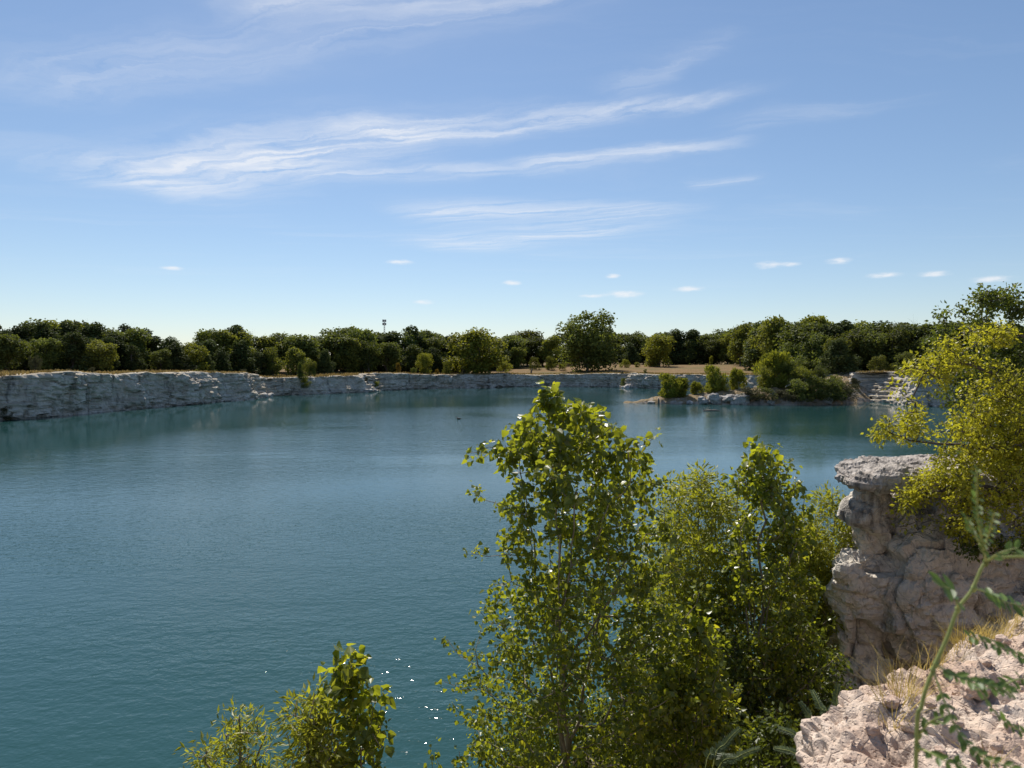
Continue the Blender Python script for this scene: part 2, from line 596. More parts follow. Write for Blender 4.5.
LF_OAK = mat_leaf('leaf_oak', (0.044, 0.06, 0.016), (0.125, 0.142, 0.034), (0.19, 0.22, 0.026), 0.28, objvar=1.0, spec=0.2, rough=0.7)
LF_JUNIPER = mat_leaf('leaf_juniper', (0.034, 0.048, 0.018), (0.085, 0.105, 0.03), (0.09, 0.115, 0.022), 0.22, objvar=0.8, spec=0.15, rough=0.8)
LF_ELM = mat_leaf('leaf_hackberry', (0.072, 0.088, 0.018), (0.175, 0.185, 0.036), (0.27, 0.28, 0.026), 0.3, objvar=0.9, spec=0.2, rough=0.7)
LF_BRIGHT = mat_leaf('leaf_bright', (0.1, 0.12, 0.018), (0.23, 0.23, 0.036), (0.34, 0.34, 0.025), 0.32, objvar=0.5, spec=0.2, rough=0.7)
LF_ORANGE = mat_leaf('leaf_autumn', (0.16, 0.12, 0.02), (0.30, 0.20, 0.03), (0.30, 0.20, 0.02), 0.3, objvar=0.5, spec=0.2, rough=0.7)
LF_GREY = mat_leaf('leaf_grey_brush', (0.06, 0.06, 0.03), (0.13, 0.12, 0.06), (0.08, 0.08, 0.03), 0.2, objvar=0.5, spec=0.1, rough=0.8)
LF_POPLAR = mat_leaf('leaf_poplar', (0.056, 0.077, 0.013), (0.138, 0.165, 0.023), (0.415, 0.445, 0.022), 0.42, yellow=(0.42, 0.40, 0.02), spec=0.45, rough=0.35)
LF_POPLAR1 = mat_leaf('leaf_poplar_single', (0.066, 0.089, 0.015), (0.145, 0.175, 0.025), (0.44, 0.465, 0.022), 0.45, source='obj', yellow=(0.45, 0.42, 0.02), spec=0.45, rough=0.35)
LF_WILLOW = mat_leaf('leaf_willow', (0.12, 0.135, 0.02), (0.26, 0.26, 0.036), (0.5, 0.5, 0.03), 0.42, spec=0.3)
LF_YELLOW = mat_leaf('leaf_yellow_elm', (0.165, 0.162, 0.016), (0.35, 0.33, 0.03), (0.57, 0.54, 0.03), 0.42, spec=0.3)
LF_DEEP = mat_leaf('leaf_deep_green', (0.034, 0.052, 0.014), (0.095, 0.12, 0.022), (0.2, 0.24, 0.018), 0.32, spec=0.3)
LF_WEED = mat_leaf('leaf_weed', (0.06, 0.11, 0.03), (0.12, 0.19, 0.05), (0.20, 0.30, 0.05), 0.4, source='obj', spec=0.4)
LF_FEATHER = mat_leaf('leaf_feathery', (0.06, 0.09, 0.04), (0.13, 0.17, 0.07), (0.12, 0.16, 0.05), 0.35, spec=0.3)
LF_STRAW = mat_leaf('dry_grass', (0.30, 0.21, 0.06), (0.48, 0.37, 0.12), (0.50, 0.38, 0.10), 0.35, spec=0.2)
LF_FIELD = mat_leaf('field_grass', (0.20, 0.14, 0.06), (0.32, 0.25, 0.10), (0.28, 0.2, 0.07), 0.3, spec=0.1, rough=0.9)
M_STEM = mat_plain('weed_stem', (0.20, 0.24, 0.07), (0.30, 0.33, 0.10), 30, 0.5, 0.2, 0.002)

# ------------------------------------------------------------------ lake shore, cliffs, ground
# shore of the lake, clockwise from above: plan x, y, height of the brink, batter (run per metre of height)
def wl(px, py):
    q = on_level(px, py)
    return (q.x, q.y)


SHORE = [((-20, -6), 4.6, .1), ((-42, -8), 4.8, .1), ((-56, 8), 4.8, .1), ((-58, 35), 4.9, .1), ((-57, 58), 4.9, .12),
         (wl(0, 420.5), 4.85, .10), (wl(64, 416), 4.95, .12), (wl(128, 409.5), 4.75, .12), (wl(192, 404), 4.65, .14),
         (wl(250, 399.5), 4.35, .16), (wl(263, 397.5), 4.1, .5), (wl(272, 396.2), 3.3, .5), (wl(290, 395), 3.2, .2), (wl(330, 393.6), 3.3, .15),
         (wl(362, 392.3), 3.4, .18), (wl(372, 391.5), 3.5, 0.8), (wl(384, 390.6), 3.6, 0.8), (wl(393, 390), 3.6, .2), (wl(440, 388.3), 3.1, .16),
         (wl(512, 386.8), 2.95, .14), (wl(570, 386.8), 3.0, .14), (wl(611, 387.2), 3.3, .2), (wl(618, 387.6), 3.2, .7), (wl(632, 388), 3.3, .35),
         (wl(665, 388.9), 3.2, .16), ((45, 154), 3.2, .2), ((56, 142), 3.6, .2), ((58.5, 127), 4.2, .2), (wl(842, 400.5), 4.4, .5),
         (wl(868, 401.5), 4.6, .9), (wl(884, 402.5), 4.7, .7), (wl(891, 404), 4.7, .2), (wl(912, 406), 4.7, .12), ((70, 95), 4.8, .1), ((70, 75), 4.8, .1), ((55, 52), 4.8, .1),
         ((34, 33), 4.75, .1), ((18, 21), 4.7, .1), ((10.5, 16), 4.6, .1), ((8.6, 14), 4.45, .1), ((9.0, 12.9), 4.4, .1), ((12, 12.4), 4.4, .1), ((14, 10.5), 4.3, .1),
         ((11, 7.2), 4.3, .1), ((6, 4.8), 4.3, .1), ((3.2, 3.0), 4.3, .1), ((2.0, 1.4), 4.3, .1), ((1.0, -0.4), 4.3, .1), ((-4, -3), 4.4, .1)]
ctl = np.array([s[0] for s in SHORE], float)
ctz = np.array([s[1] for s in SHORE], float)
ctb = np.array([s[2] for s in SHORE], float)
seg = np.linalg.norm(np.roll(ctl, -1, 0) - ctl, axis=1)
SX, SZ, SB = [], [], []
for i in range(len(ctl)):
    j = (i + 1) % len(ctl)
    far_view = ctl[i][1] > 50
    n = max(2, int(seg[i] / (0.33 if far_view else 0.6)))
    t = np.arange(n) / n
    SX.append(ctl[i] + (ctl[j] - ctl[i]) * t[:, None])
    ts = t * t * (3 - 2 * t)
    SZ.append(ctz[i] + (ctz[j] - ctz[i]) * ts)
    SB.append(ctb[i] + (ctb[j] - ctb[i]) * ts)
SX, SZ, SB = np.concatenate(SX), np.concatenate(SZ), np.concatenate(SB)
for _ in range(6):      # round the corners of the plan a little
    SX = (np.roll(SX, 1, 0) + 2 * SX + np.roll(SX, -1, 0)) / 4
NS = len(SX)
arc = np.concatenate([[0], np.cumsum(np.linalg.norm(np.diff(SX, axis=0), axis=1))])
T = np.roll(SX, -1, 0) - np.roll(SX, 1, 0)
for _ in range(10):
    T = (np.roll(T, 1, 0) + T + np.roll(T, -1, 0)) / 3
T /= np.linalg.norm(T, axis=1)[:, None]
INL = np.stack([-T[:, 1], T[:, 0]], 1)          # inland direction
SZ = SZ + 0.34 * perlin(np.stack([arc * 0.13, arc * 0 + 2, arc * 0], 1)) + 0.16 * perlin(np.stack([arc * 0.6, arc * 0 + 5, arc * 0], 1))

PSUB = SX[::3]
ZSUB = SZ[::3]


def shore_info(X, Y):
    """distance to the shore and brink height there (smoothed)"""
    X, Y = np.atleast_1d(X).astype(float), np.atleast_1d(Y).astype(float)
    D, Z = np.empty(len(X)), np.empty(len(X))
    for i in range(0, len(X), 4000):
        d2 = (X[i:i + 4000, None] - PSUB[None, :, 0]) ** 2 + (Y[i:i + 4000, None] - PSUB[None, :, 1]) ** 2
        D[i:i + 4000] = np.sqrt(d2.min(1))
        w = 1 / (d2 + 1.0) ** 2
        Z[i:i + 4000] = (w * ZSUB[None]).sum(1) / w.sum(1)
    return D, Z


def in_lake(X, Y):
    X, Y = np.atleast_1d(X).astype(float), np.atleast_1d(Y).astype(float)
    x0, y0 = PSUB[:, 0], PSUB[:, 1]
    x1, y1 = np.roll(x0, -1), np.roll(y0, -1)
    out = np.zeros(len(X), bool)
    for i in range(0, len(X), 4000):
        yy, xx = Y[i:i + 4000, None], X[i:i + 4000, None]
        c = (y0 > yy) != (y1 > yy)
        xi = x0 + (yy - y0) / np.where(y1 == y0, 1e-9, y1 - y0) * (x1 - x0)
        out[i:i + 4000] = (np.sum(c & (xx < xi), 1) % 2) == 1
    return out


def ground_z(X, Y):
    X, Y = np.atleast_1d(X).astype(float), np.atleast_1d(Y).astype(float)
    D, Z = shore_info(X, Y)
    k = smooth(D, 2, 62)
    z = Z * (1 - k) + 4.95 * k
    P3 = np.stack([X * 0.05, Y * 0.05, X * 0], 1)
    return z + 0.25 * fbm(P3, 3) * smooth(D, 1, 10) - 0.06


# --- the lake
lx, ly = np.arange(-140, 160.1, 4.0), np.arange(-40, 228.1, 4.0)
LX, LY = np.meshgrid(lx, ly, indexing='ij')
LX, LY = LX.ravel(), LY.ravel()
lk = mesh_np('lake', np.stack([LX, LY, LX * 0], 1), grid_faces(len(lx), len(ly)), smooth_shade=True)
# the wind reaches the open water more than the water under the cliffs
lD, _z = shore_info(LX, LY)
shelter = 0.07 + 0.93 * np.maximum(smooth(lD + 7 * perlin(np.stack([LX * .05, LY * .05, LX * 0], 1)), 14, 44), smooth(-LY, -44, -22))
_at = lk.attributes.new('shelter', 'FLOAT', 'POINT')
_at.data.foreach_set('value', shelter.astype(np.float32))
link('lake', lk, M_WATER, kind='structure')

# --- the plain round the lake, out to the horizon
core_x = np.arange(-90, 130.1, 2.2)
core_y = np.arange(-24, 280.1, 2.2)
out = 2.2 * 1.28 ** np.arange(1, 28)
gx = np.concatenate([-90 - np.cumsum(out)[::-1], core_x, 130 + np.cumsum(out)])
gy = np.concatenate([-24 - np.cumsum(out)[::-1], core_y, 280 + np.cumsum(out)])
GX, GY = np.meshgrid(gx, gy, indexing='ij')
GX, GY = GX.ravel(), GY.ravel()
gD, _z = shore_info(GX, GY)
GZ = ground_z(GX, GY)
keep = ~in_lake(GX, GY) & (gD > 1.5)
me = mesh_np('ground', np.stack([GX, GY, GZ], 1), grid_faces(len(gx), len(gy), keep), smooth_shade=True)
link('ground', me, M_FIELD, kind='structure')

# --- the quarry cliff all round: bedded, jointed limestone, then a lip of soil reaching inland
rows_z = np.linspace(0, 1, 44)
lip = np.array([0.25, 0.6, 1.1, 1.8, 2.8, 4.2, 5.5])
V = []
S = arc
for r in rows_z:
    z = -0.7 + r * (SZ + 0.7)
    bedc = z / 0.62 + 0.9 * perlin(np.stack([S * 0.035, z * 0.1, S * 0], 1)) + 0.35 * perlin(np.stack([S * 0.3, z * 0.5, S * 0], 1))
    bed = np.floor(bedc)
    fr = bedc - bed
    blen = 1.3 + 2.6 * hash01(bed, 3.0)
    blkc = (S + 9 * hash01(bed, 1.0)) / blen
    blk = np.floor(blkc)
    fb = blkc - blk
    gw, rw = worley(np.stack([S * 0.42 + 0.5 * perlin(np.stack([S * .5, z * .6, S * 0], 1)), z * 0.62 + 0.4 * perlin(np.stack([S * .4, z * .7, S * 0 + 5], 1)), S * 0 + 0.5], 1))
    rec = 0.16 * (hash01(bed, blk) - 0.5) + 0.16 * (hash01(bed, 7.7) - 0.5) + 0.75 * (rw - 0.5) * smooth(gw, 0, 0.1) + 0.22 * np.exp(-(gw / 0.06) ** 2)
    joint = 0.10 * np.exp(-(np.minimum(fb, 1 - fb) * blen / 0.16) ** 2) + 0.09 * np.exp(-(np.minimum(fr, 1 - fr) / 0.12) ** 2)
    rough = 1.1 * fbm(np.stack([S * 0.11, z * 0.12, S * 0 + 1], 1), 3) + 0.30 * fbm(np.stack([S * 1.1, z * 1.6, S * 0], 1), 3)
    step = np.where(SB > 0.3, 1.0, 0.25)
    run = SB * (np.clip(z, 0, 9) * (1 - step) + np.floor(bedc + 0.35) * 0.62 * step)
    off = run + rec + joint + rough - 0.25
    XY = SX + INL * off[:, None]
    V.append(np.stack([XY[:, 0], XY[:, 1], z], 1))
last = V[-1]
for d in lip:
    XY = last[:, :2] + INL * d
    gz = ground_z(XY[:, 0], XY[:, 1])
    f = smooth(np.full(NS, d), 0.2, 4.0)
    z = last[:, 2] * (1 - f) + gz * f + 0.05 + 0.10 * perlin(np.stack([XY[:, 0] * 1.1, XY[:, 1] * 1.1, XY[:, 0] * 0], 1)) * (1 - f)
    if d > 5:
        z = gz - 0.5
    V.append(np.stack([XY[:, 0], XY[:, 1], z], 1))
R = len(V)
V = np.stack(V, 1)                     # (NS, R, 3)
V = np.concatenate([V, V[:1]], 0).reshape(-1, 3)
link('quarry_cliff', mesh_np('quarry_cliff', V, grid_faces(NS + 1, R)[:, ::-1], smooth_shade=False), M_CLIFF, kind='structure')

# --- the low rocky spit that reaches into the lake in front of the far bank
RID = np.array([(18.2, 108.0, .9, .10), (22, 107.6, 2.0, .75), (27, 107.6, 3.2, 1.1), (33, 107.4, 4.2, 1.7), (39, 107.6, 5.4, 2.3), (45, 110, 6.2, 2.3), (52, 115.5, 6.5, 2.8), (58, 121, 8.0, 4.4)])


def spit_hit(px, py):
    d = 96.0
    while d < 125:
        q = at(px, py, d)
        z = float(spit_z(np.array([q.x]), np.array([q.y]))[0])
        if q.z <= max(z, 0):
            return q.x, q.y, max(z, 0.0)
        d += 0.2
    return q.x, q.y, max(z, 0.0)


def spit_z(X, Y):
    best = np.full(len(X), -2.0)
    for a, c in zip(RID[:-1], RID[1:]):
        ab = c[:2] - a[:2]
        t = np.clip(((X - a[0]) * ab[0] + (Y - a[1]) * ab[1]) / (ab @ ab), 0, 1)
        dd = np.hypot(X - a[0] - t * ab[0], Y - a[1] - t * ab[1])
        w = a[2] + t * (c[2] - a[2])
        h = a[3] + t * (c[3] - a[3])
        q = dd / w
        z = h * (1 - np.clip(q, 0, 3) ** 2.6)
        best = np.maximum(best, z)
    P3 = np.stack([X * 0.45, Y * 0.45, X * 0], 1)
    nz = fbm(P3, 4)
    rg = 0.5 - np.abs(perlin(P3 * 2.3 + 4)) * 1.6
    return np.maximum(best + 0.35 * nz + 0.22 * rg * np.clip(best + 0.4, 0, 1), -1.2)


sx = np.arange(14, 64, 0.36)
sy = np.arange(97, 132, 0.36)
A1, A2 = np.meshgrid(sx, sy, indexing='ij')
A1, A2 = A1.ravel(), A2.ravel()
me = mesh_np('rocky_spit', np.stack([A1, A2, spit_z(A1, A2)], 1), grid_faces(len(sx), len(sy)))
link('rocky_spit', me, M_SPIT, kind='structure')

# --- the wet bank below the near cliff, where the poplars and willows root
bx = np.arange(-12, 13.1, 0.25)
by = np.arange(-6, 15.1, 0.25)
A1, A2 = np.meshgrid(bx, by, indexing='ij')
A1, A2 = A1.ravel(), A2.ravel()


def bank_z(X, Y):
    X, Y = np.atleast_1d(np.asarray(X, float)), np.atleast_1d(np.asarray(Y, float))
    ys = 8.3 + 4.4 * smooth(X, -1.2, 2.2)
    z = np.clip((ys - Y) * 0.22, -0.8, 0.9)
    return z + 0.14 * fbm(np.stack([X * 0.8, Y * 0.8, X * 0], 1), 3)


me = mesh_np('lake_bank', np.stack([A1, A2, bank_z(A1, A2)], 1), grid_faces(len(bx), len(by)), smooth_shade=True)
link('lake_bank', me, M_BANK, kind='structure')

# ------------------------------------------------------------------ foreground ledge (where the photographer stands)
EDGE = np.array([(-4.5, -2.2), (-1.2, 0.0), (0.05, 1.15), (0.66, 2.1), (1.02, 2.95), (1.38, 3.4), (1.85, 3.8), (2.5, 4.15), (3.35, 4.65), (5.0, 5.5), (8, 7.0), (10, 8.6)], float)
sl = np.concatenate([[0], np.cumsum(np.linalg.norm(np.diff(EDGE, axis=0), axis=1))])
ss = np.concatenate([np.arange(0, 4.6, 0.12), np.arange(4.6, 10.2, 0.022), np.arange(10.2, sl[-1], 0.08)])
ex, ey = np.interp(ss, sl, EDGE[:, 0]), np.interp(ss, sl, EDGE[:, 1])
for _ in range(40):
    ex[1:-1] = (ex[:-2] + 2 * ex[1:-1] + ex[2:]) / 4
    ey[1:-1] = (ey[:-2] + 2 * ey[1:-1] + ey[2:]) / 4
tx, ty = np.gradient(ex), np.gradient(ey)
tl = np.hypot(tx, ty)
nx, ny = ty / tl, -tx / tl                  # inland side (to the right of the path)
# cross-section: inland distance and height
prof = []
for d in np.concatenate([[6.0, 4.5, 3.6], np.arange(3.0, 0.32, -0.028)]):
    prof.append((d, 4.80 + 0.05 * min(d, 2.5) - (0.9 if d > 5 else 0)))
for a in np.linspace(0, 1.45, 22)[1:]:
    prof.append((0.32 - 0.32 * math.sin(a), 4.80 + 0.016 - 0.32 * (1 - math.cos(a))))
zz = prof[-1][1]
for k in range(70):
    zz -= 0.03 if k < 45 else 0.12
    prof.append((prof[-1][0] + (0.004 if k < 45 else 0.01), zz))
prof = np.array(prof)
nu, nv = len(ss), len(prof)
X = ex[:, None] + nx[:, None] * prof[None, :, 0]
Y = ey[:, None] + ny[:, None] * prof[None, :, 0]
Z = np.repeat(prof[None, :, 1], nu, 0)
pp = prof[:, 0]
nzv = np.gradient(prof[:, 0]), np.gradient(prof[:, 1])
pn_ = np.stack([nzv[1], -nzv[0]], 1)
pn_ /= np.linalg.norm(pn_, axis=1)[:, None]
Nx = nx[:, None] * pn_[None, :, 0]
Ny = ny[:, None] * pn_[None, :, 0]
Nz = np.repeat(pn_[None, :, 1], nu, 0)
P3 = np.stack([X.ravel(), Y.ravel(), Z.ravel()], 1)
big = fbm(P3 * 1.1, 3)
mid = fbm(P3 * 4.0 + 5, 3)
rid = 1 - np.abs(perlin(P3 * 7.0 + 3)) * 2
fine = fbm(P3 * 19.0, 3)
amp = 0.15 * big + 0.055 * mid + 0.022 * fine + 0.016 * np.clip(rid, -1, 1)
lay = P3[:, 2] / 0.13 + 0.7 * perlin(P3 * 1.7)
g_, r_ = worley(P3 * 3.2 + 0.25 * np.stack([mid, big, mid], 1))
amp += 0.05 * (r_ - 0.5) * smooth(g_, 0, 0.1) - 0.02 * np.exp(-(g_ / 0.05) ** 2)
g_, r_ = worley(P3 * 10 + 0.3 * np.stack([mid, big, fine], 1), 5.0)
amp += 0.018 * (r_ - 0.5) * smooth(g_, 0, 0.1) - 0.008 * np.exp(-(g_ / 0.06) ** 2)
amp += np.where(P3[:, 2] < 4.74, 0.035 * (np.abs(lay - np.floor(lay) - 0.5) * 2 - 0.5), 0)
P3 += np.stack([Nx.ravel(), Ny.ravel(), Nz.ravel()], 1) * amp[:, None] * np.where(np.abs(Nz.ravel()) > 0.7, 1.0, 1.0)[:, None]
LEDGE_P = P3.copy()
link('foreground_ledge', mesh_np('foreground_ledge', P3, grid_faces(nu, nv), smooth_shade=False), M_LEDGE, kind='structure')
_lt = LEDGE_P[(LEDGE_P[:, 2] > 4.3)]


def ledge_z(x, y):
    d2 = (_lt[:, 0] - x) ** 2 + (_lt[:, 1] - y) ** 2
    i = np.argsort(d2)[:4]
    return float(_lt[i, 2].max())


# ------------------------------------------------------------------ limestone outcrop across the gap
def blob(bm_list, c, half, rot=(0, 0, 0), p=3.2):
    bm_list.append((np.array(c, float), np.array(half, float), rot, p))


def blob_mesh(blobs, voxel, name):
    import bmesh
    bm = bmesh.new()
    for c, hf, rot, p in blobs:
        r = bmesh.ops.create_icosphere(bm, subdivisions=4, radius=1.0)
        Rm = Matrix.Rotation(rot[2], 3, 'Z') @ Matrix.Rotation(rot[1], 3, 'Y') @ Matrix.Rotation(rot[0], 3, 'X')
        for v in r['verts']:
            q = np.array(v.co)
            q = q / (np.sum(np.abs(q) ** p) ** (1 / p))
            v.co = Vector(c) + Rm @ Vector(q * hf)
    me0 = bpy.data.meshes.new(name + '_raw')
    bm.to_mesh(me0)
    bm.free()
    o = bpy.data.objects.new(name + '_raw', me0)
    COL.objects.link(o)
    md = o.modifiers.new('r', 'REMESH')
    md.mode = 'VOXEL'
    md.voxel_size = voxel
    dg = bpy.context.evaluated_depsgraph_get()
    res = bpy.data.meshes.new_from_object(o.evaluated_get(dg))
    bpy.data.objects.remove(o)
    bpy.data.meshes.remove(me0)
    res.name = name
    return res


def rock_displace(me, amps, seed=0.0, smooth_shade=False, strata=0.0, sth=0.3, blocks=()):
    n = len(me.vertices)
    co = np.empty(n * 3, np.float32)
    me.vertices.foreach_get('co', co)
    P = co.reshape(-1, 3).astype(float)
    no = np.empty(n * 3, np.float32)
    me.vertex_normals.foreach_get('vector', no)
    N = no.reshape(-1, 3).astype(float)
    a = np.zeros(n)
    for f, k, oc, ridge in amps:
        q = fbm(P * f + seed, oc)
        a += k * ((0.5 - np.abs(q)) * 1.6 if ridge else q)
    if strata:
        l_ = P[:, 2] / sth + 0.8 * perlin(P * 0.9 + seed)
        fr = l_ - np.floor(l_)
        a += strata * (hash01(np.floor(l_), 5.0) - 0.5) * 2 * (1 - np.abs(N[:, 2])) - strata * 1.1 * np.exp(-(np.minimum(fr, 1 - fr) / 0.09) ** 2)
    for fx, fz, k, crack in blocks:
        Q = P + 0.10 / fx * np.stack([perlin(P * fx * 2.2 + 1), perlin(P * fx * 2.2 + 7), perlin(P * fx * 2.2 + 13)], 1) * 2
        g_, r_ = worley(Q * (fx, fx, fz), seed)
        a += k * (r_ - 0.5) * 2 * smooth(g_, 0, 0.08) - crack * np.exp(-(g_ / 0.05) ** 2)
    P = P + N * a[:, None]
    me.vertices.foreach_set('co', P.astype(np.float32).ravel())
    me.polygons.foreach_set('use_smooth', np.full(len(me.polygons), smooth_shade, dtype=bool))
    me.update()


def pb(px, py, d, wx, wy, wd):
    c = at(px, py, d)
    return (c.x, c.y, c.z), (wx * d / FPX, wd, wy * d / FPX)


OUT = thing('limestone_outcrop', 'tall weathered limestone outcrop with an overhanging cap slab, jutting over the trees', 'rock', (6.5, 11.5, 0.3))
bl = []
for (px, py, d, wx, wy, wd, ry, p) in [
        (1010, 640, 13.0, 150, 150, 1.7, 0, 4), (1000, 560, 12.4, 118, 74, 1.4, 0, 4),      # body
        (925, 508, 12.2, 62, 26, .8, 0, 4), (925, 532, 11.7, 56, 30, .8, 0, 3),              # neck under the slab
        (935, 600, 11.0, 58, 60, .75, .1, 3), (965, 562, 11.1, 70, 34, .7, 0, 3),            # bulge
        (985, 640, 10.8, 60, 60, .6, .1, 3), (1060, 600, 10.9, 70, 70, .8, 0, 3),
        (866, 528, 11.2, 13, 24, .30, -.2, 3), (872, 502, 11.2, 10, 11, .22, 0, 2.5),        # shoulder knobs
        (860, 577, 11.3, 26, 24, .55, -.5, 3), (853, 616, 11.3, 21, 50, .55, .04, 4),      # buttress
        (849, 563, 11.1, 14, 8, .3, -.4, 2.6), (890, 660, 11.6, 34, 60, .4, 0, 3),
        (857, 690, 11.1, 25, 44, .55, .03, 3.6), (862, 790, 11.2, 42, 80, .8, 0, 3.5), (960, 800, 11.2, 90, 110, 1.0, 0, 4)]:
    c, hf = pb(px, py, d, wx, wy, wd)
    blob(bl, c, hf, (0, ry, 0), p)
me = blob_mesh(bl, 0.045, 'outcrop_body')
rock_displace(me, [(0.7, 0.15, 3, False), (1.9, 0.06, 3, True), (6.0, 0.028, 3, True), (17, 0.014, 2, False)], 2.0, False, 0.055, 0.55, ((0.9, 0.9, 0.13, 0.09), (2.6, 3.4, 0.035, 0.035)))
me.materials.append(M_OUTCROP)
o = link('rock_face', me)
o.parent = OUT
o.matrix_parent_inverse = Matrix.Translation(OUT.location).inverted()
bl = []
for (px, py, d, wx, wy, wd, ry) in [(908, 471, 11.45, 58, 7, .95, -.05), (876, 476, 11.0, 32, 8, .5, -.12), (935, 479, 11.2, 60, 9, .7, 0.02), (990, 473, 12.2, 90, 9, 1.2, 0)]:
    c, hf = pb(px, py, d, wx, wy, wd)
    blob(bl, c, hf, (0.03, ry, 0), 3.6)
me = blob_mesh(bl, 0.032, 'cap_slab')
rock_displace(me, [(1.3, 0.05, 3, False), (4.0, 0.03, 3, True), (14, 0.016, 3, True), (34, 0.007, 2, False)], 9.0, False, 0.03, 0.12, ((2.0, 5.0, 0.03, 0.03),))
me.materials.append(M_SLAB)
o = link('cap_slab', me, label='flat grey weathered slab overhanging the top of the outcrop')
o.parent = OUT
o.matrix_parent_inverse = Matrix.Translation(OUT.location).inverted()

# ------------------------------------------------------------------ stones and boulders
def stone_mesh(name, seed, sub=3, flat=0.65, amp=0.28):
    import bmesh
    bm = bmesh.new()
    bmesh.ops.create_icosphere(bm, subdivisions=sub, radius=1.0)
    P = np.array([v.co[:] for v in bm.verts])
    q = P / (np.sum(np.abs(P) ** 3.6, axis=1) ** (1 / 3.6))[:, None]
    q = q * (1 + amp * fbm(P * 1.1 + seed * 7.7, 3)[:, None] + 0.10 * fbm(P * 3.6 + seed, 2)[:, None])
    q[:, 2] *= flat
    q[:, 2] += flat * 0.7
    for v, c in zip(bm.verts, q):
        v.co = c
    me = bpy.data.meshes.new(name)
    bm.to_mesh(me)
    bm.free()
    return me


ST = [stone_mesh('stone', k) for k in range(5)]
BO = [stone_mesh('boulder', 20 + k, 3, 0.6, 0.35) for k in range(5)]
for me in ST:
    me.materials.append(M_STONE)
for me in BO:
    me.materials.append(M_BOULDER)

# loose stones on the ledge (picture place, width px, label)
for i, (px, py, w, lab) in enumerate([
        (975, 694, 26, 'brownish stone, the largest lying loose on the sandy ledge'),
        (1003, 647, 12, 'small white stone lying on the pink ledge below the grass'),
        (892, 716, 15, None), (908, 742, 13, None), (940, 752, 11, None), (872, 738, 14, None), (958, 724, 10, None),
        (1010, 720, 13, None), (996, 748, 11, None), (930, 705, 12, None), (985, 665, 11, None), (1015, 670, 12, None), (946, 668, 9, None), (850, 756, 12, None)]):
    q = on_level(px, py, 4.85)
    z = ledge_z(q.x, q.y)
    q = on_level(px, py, z)
    s = w / FPX * q.y / 2
    o = link('loose_stone', ST[i % 5])
    o.location = (q.x, q.y, ledge_z(q.x, q.y) - s * 0.28)
    o.scale = (s, s * 0.85, s)
    o.rotation_euler = (0, 0, i * 1.9)
    o['category'] = 'stone'
    if lab:
        o['label'] = lab
    else:
        o['label'] = 'small pale stone lying loose on the sandy ledge'
    o['group'] = 'loose stones on the ledge'

# pebbles and crumbs of the ledge, uncountable
n = 2600
ii = RNG.integers(0, len(LEDGE_P), n * 3)
cand = LEDGE_P[ii]
cand = cand[(cand[:, 2] > 4.62) & (cand[:, 1] > 2) & (cand[:, 1] < 6)][:n]
Tm = np.array([(1, 0, 0), (-.6, .8, 0), (-.5, -.8, 0), (0, 0, .8), (0, 0, -.5)], float)
Tf = np.array([(0, 1, 3), (1, 2, 3), (2, 0, 3), (1, 0, 4), (2, 1, 4), (0, 2, 4)])
sz = 0.004 + 0.014 * RNG.random(len(cand)) ** 3
an = RNG.random(len(cand)) * 6.28
Rz = np.stack([np.stack([np.cos(an), np.sin(an), an * 0], 1), np.stack([-np.sin(an), np.cos(an), an * 0], 1), np.stack([an * 0, an * 0, an * 0 + 1], 1)], 1)
Vp = np.einsum('ni,kij->knj', Tm, Rz) * sz[:, None, None] + cand[:, None, :]
Fp = (np.arange(len(cand))[:, None, None] * 5 + Tf[None]).reshape(-1, 3)
link('pebbles', mesh_np('pebbles', Vp.reshape(-1, 3), Fp), M_STONE, kind='stuff', label='crumbled pebbles strewn over the sandy ledge', category='pebbles')

# boulders at the waterline of the spit and the far cliffs
for i, (px, py, w, lab) in enumerate([
        (651, 403, 7, 'white boulder at the tip of the rocky spit'),
        (703, 402, 11, None), (714, 401, 14, None), (727, 399, 16, None), (735, 402, 11, None), (742, 401, 13, None), (690, 403, 8, None),
        (771, 404, 7, None), (828, 402, 8, None)]):
    q = Vector(spit_hit(px, py + 0.4))
    s = w / FPX * q.y / 2
    zb = q.z
    o = link('boulder', BO[i % 5])
    o.location = (q.x, q.y, zb - s * 0.35)
    o.scale = (s, s * 0.8, s * (0.8 + 0.3 * (i % 3)))
    o.rotation_euler = (0, 0, i * 2.3)
    o['category'] = 'boulder'
    o['label'] = lab or 'pale boulder at the waterline of the shrubby spit'
    o['group'] = 'boulders along the spit'
for i, (px, py, w, lab) in enumerate([(262, 397.6, 12, 'white broken block where the left cliff steps back'), (269, 396.6, 9, 'white broken block where the left cliff steps back'),
                                      (367, 392.2, 9, 'pale fallen block beside the brush in the far cliff gap'), (373, 391.6, 7, 'pale fallen block beside the brush in the far cliff gap'), (627, 388.0, 9, 'white fallen block at the foot of the far cliff behind the spit'), (630, 388.0, 6, 'white fallen block at the foot of the far cliff behind the spit')]):
    q = on_level(px, py, 0.0)
    s = w / FPX * q.y / 2
    o = link('fallen_block', BO[(i + 2) % 5])
    o.location = (q.x, q.y, -s * 0.3)
    o.scale = (s, s * 0.9, s)
    o.rotation_euler = (0, 0, i * 1.3)
    o['category'] = 'boulder'
    o['label'] = lab
    o['group'] = 'blocks fallen from the far cliffs'

# ------------------------------------------------------------------ far trees (mesh variants are 10 m tall, then scaled)
def rand_unit(n, rng):
    q = rng.normal(size=(n, 3))
    return q / np.linalg.norm(q, axis=1)[:, None]


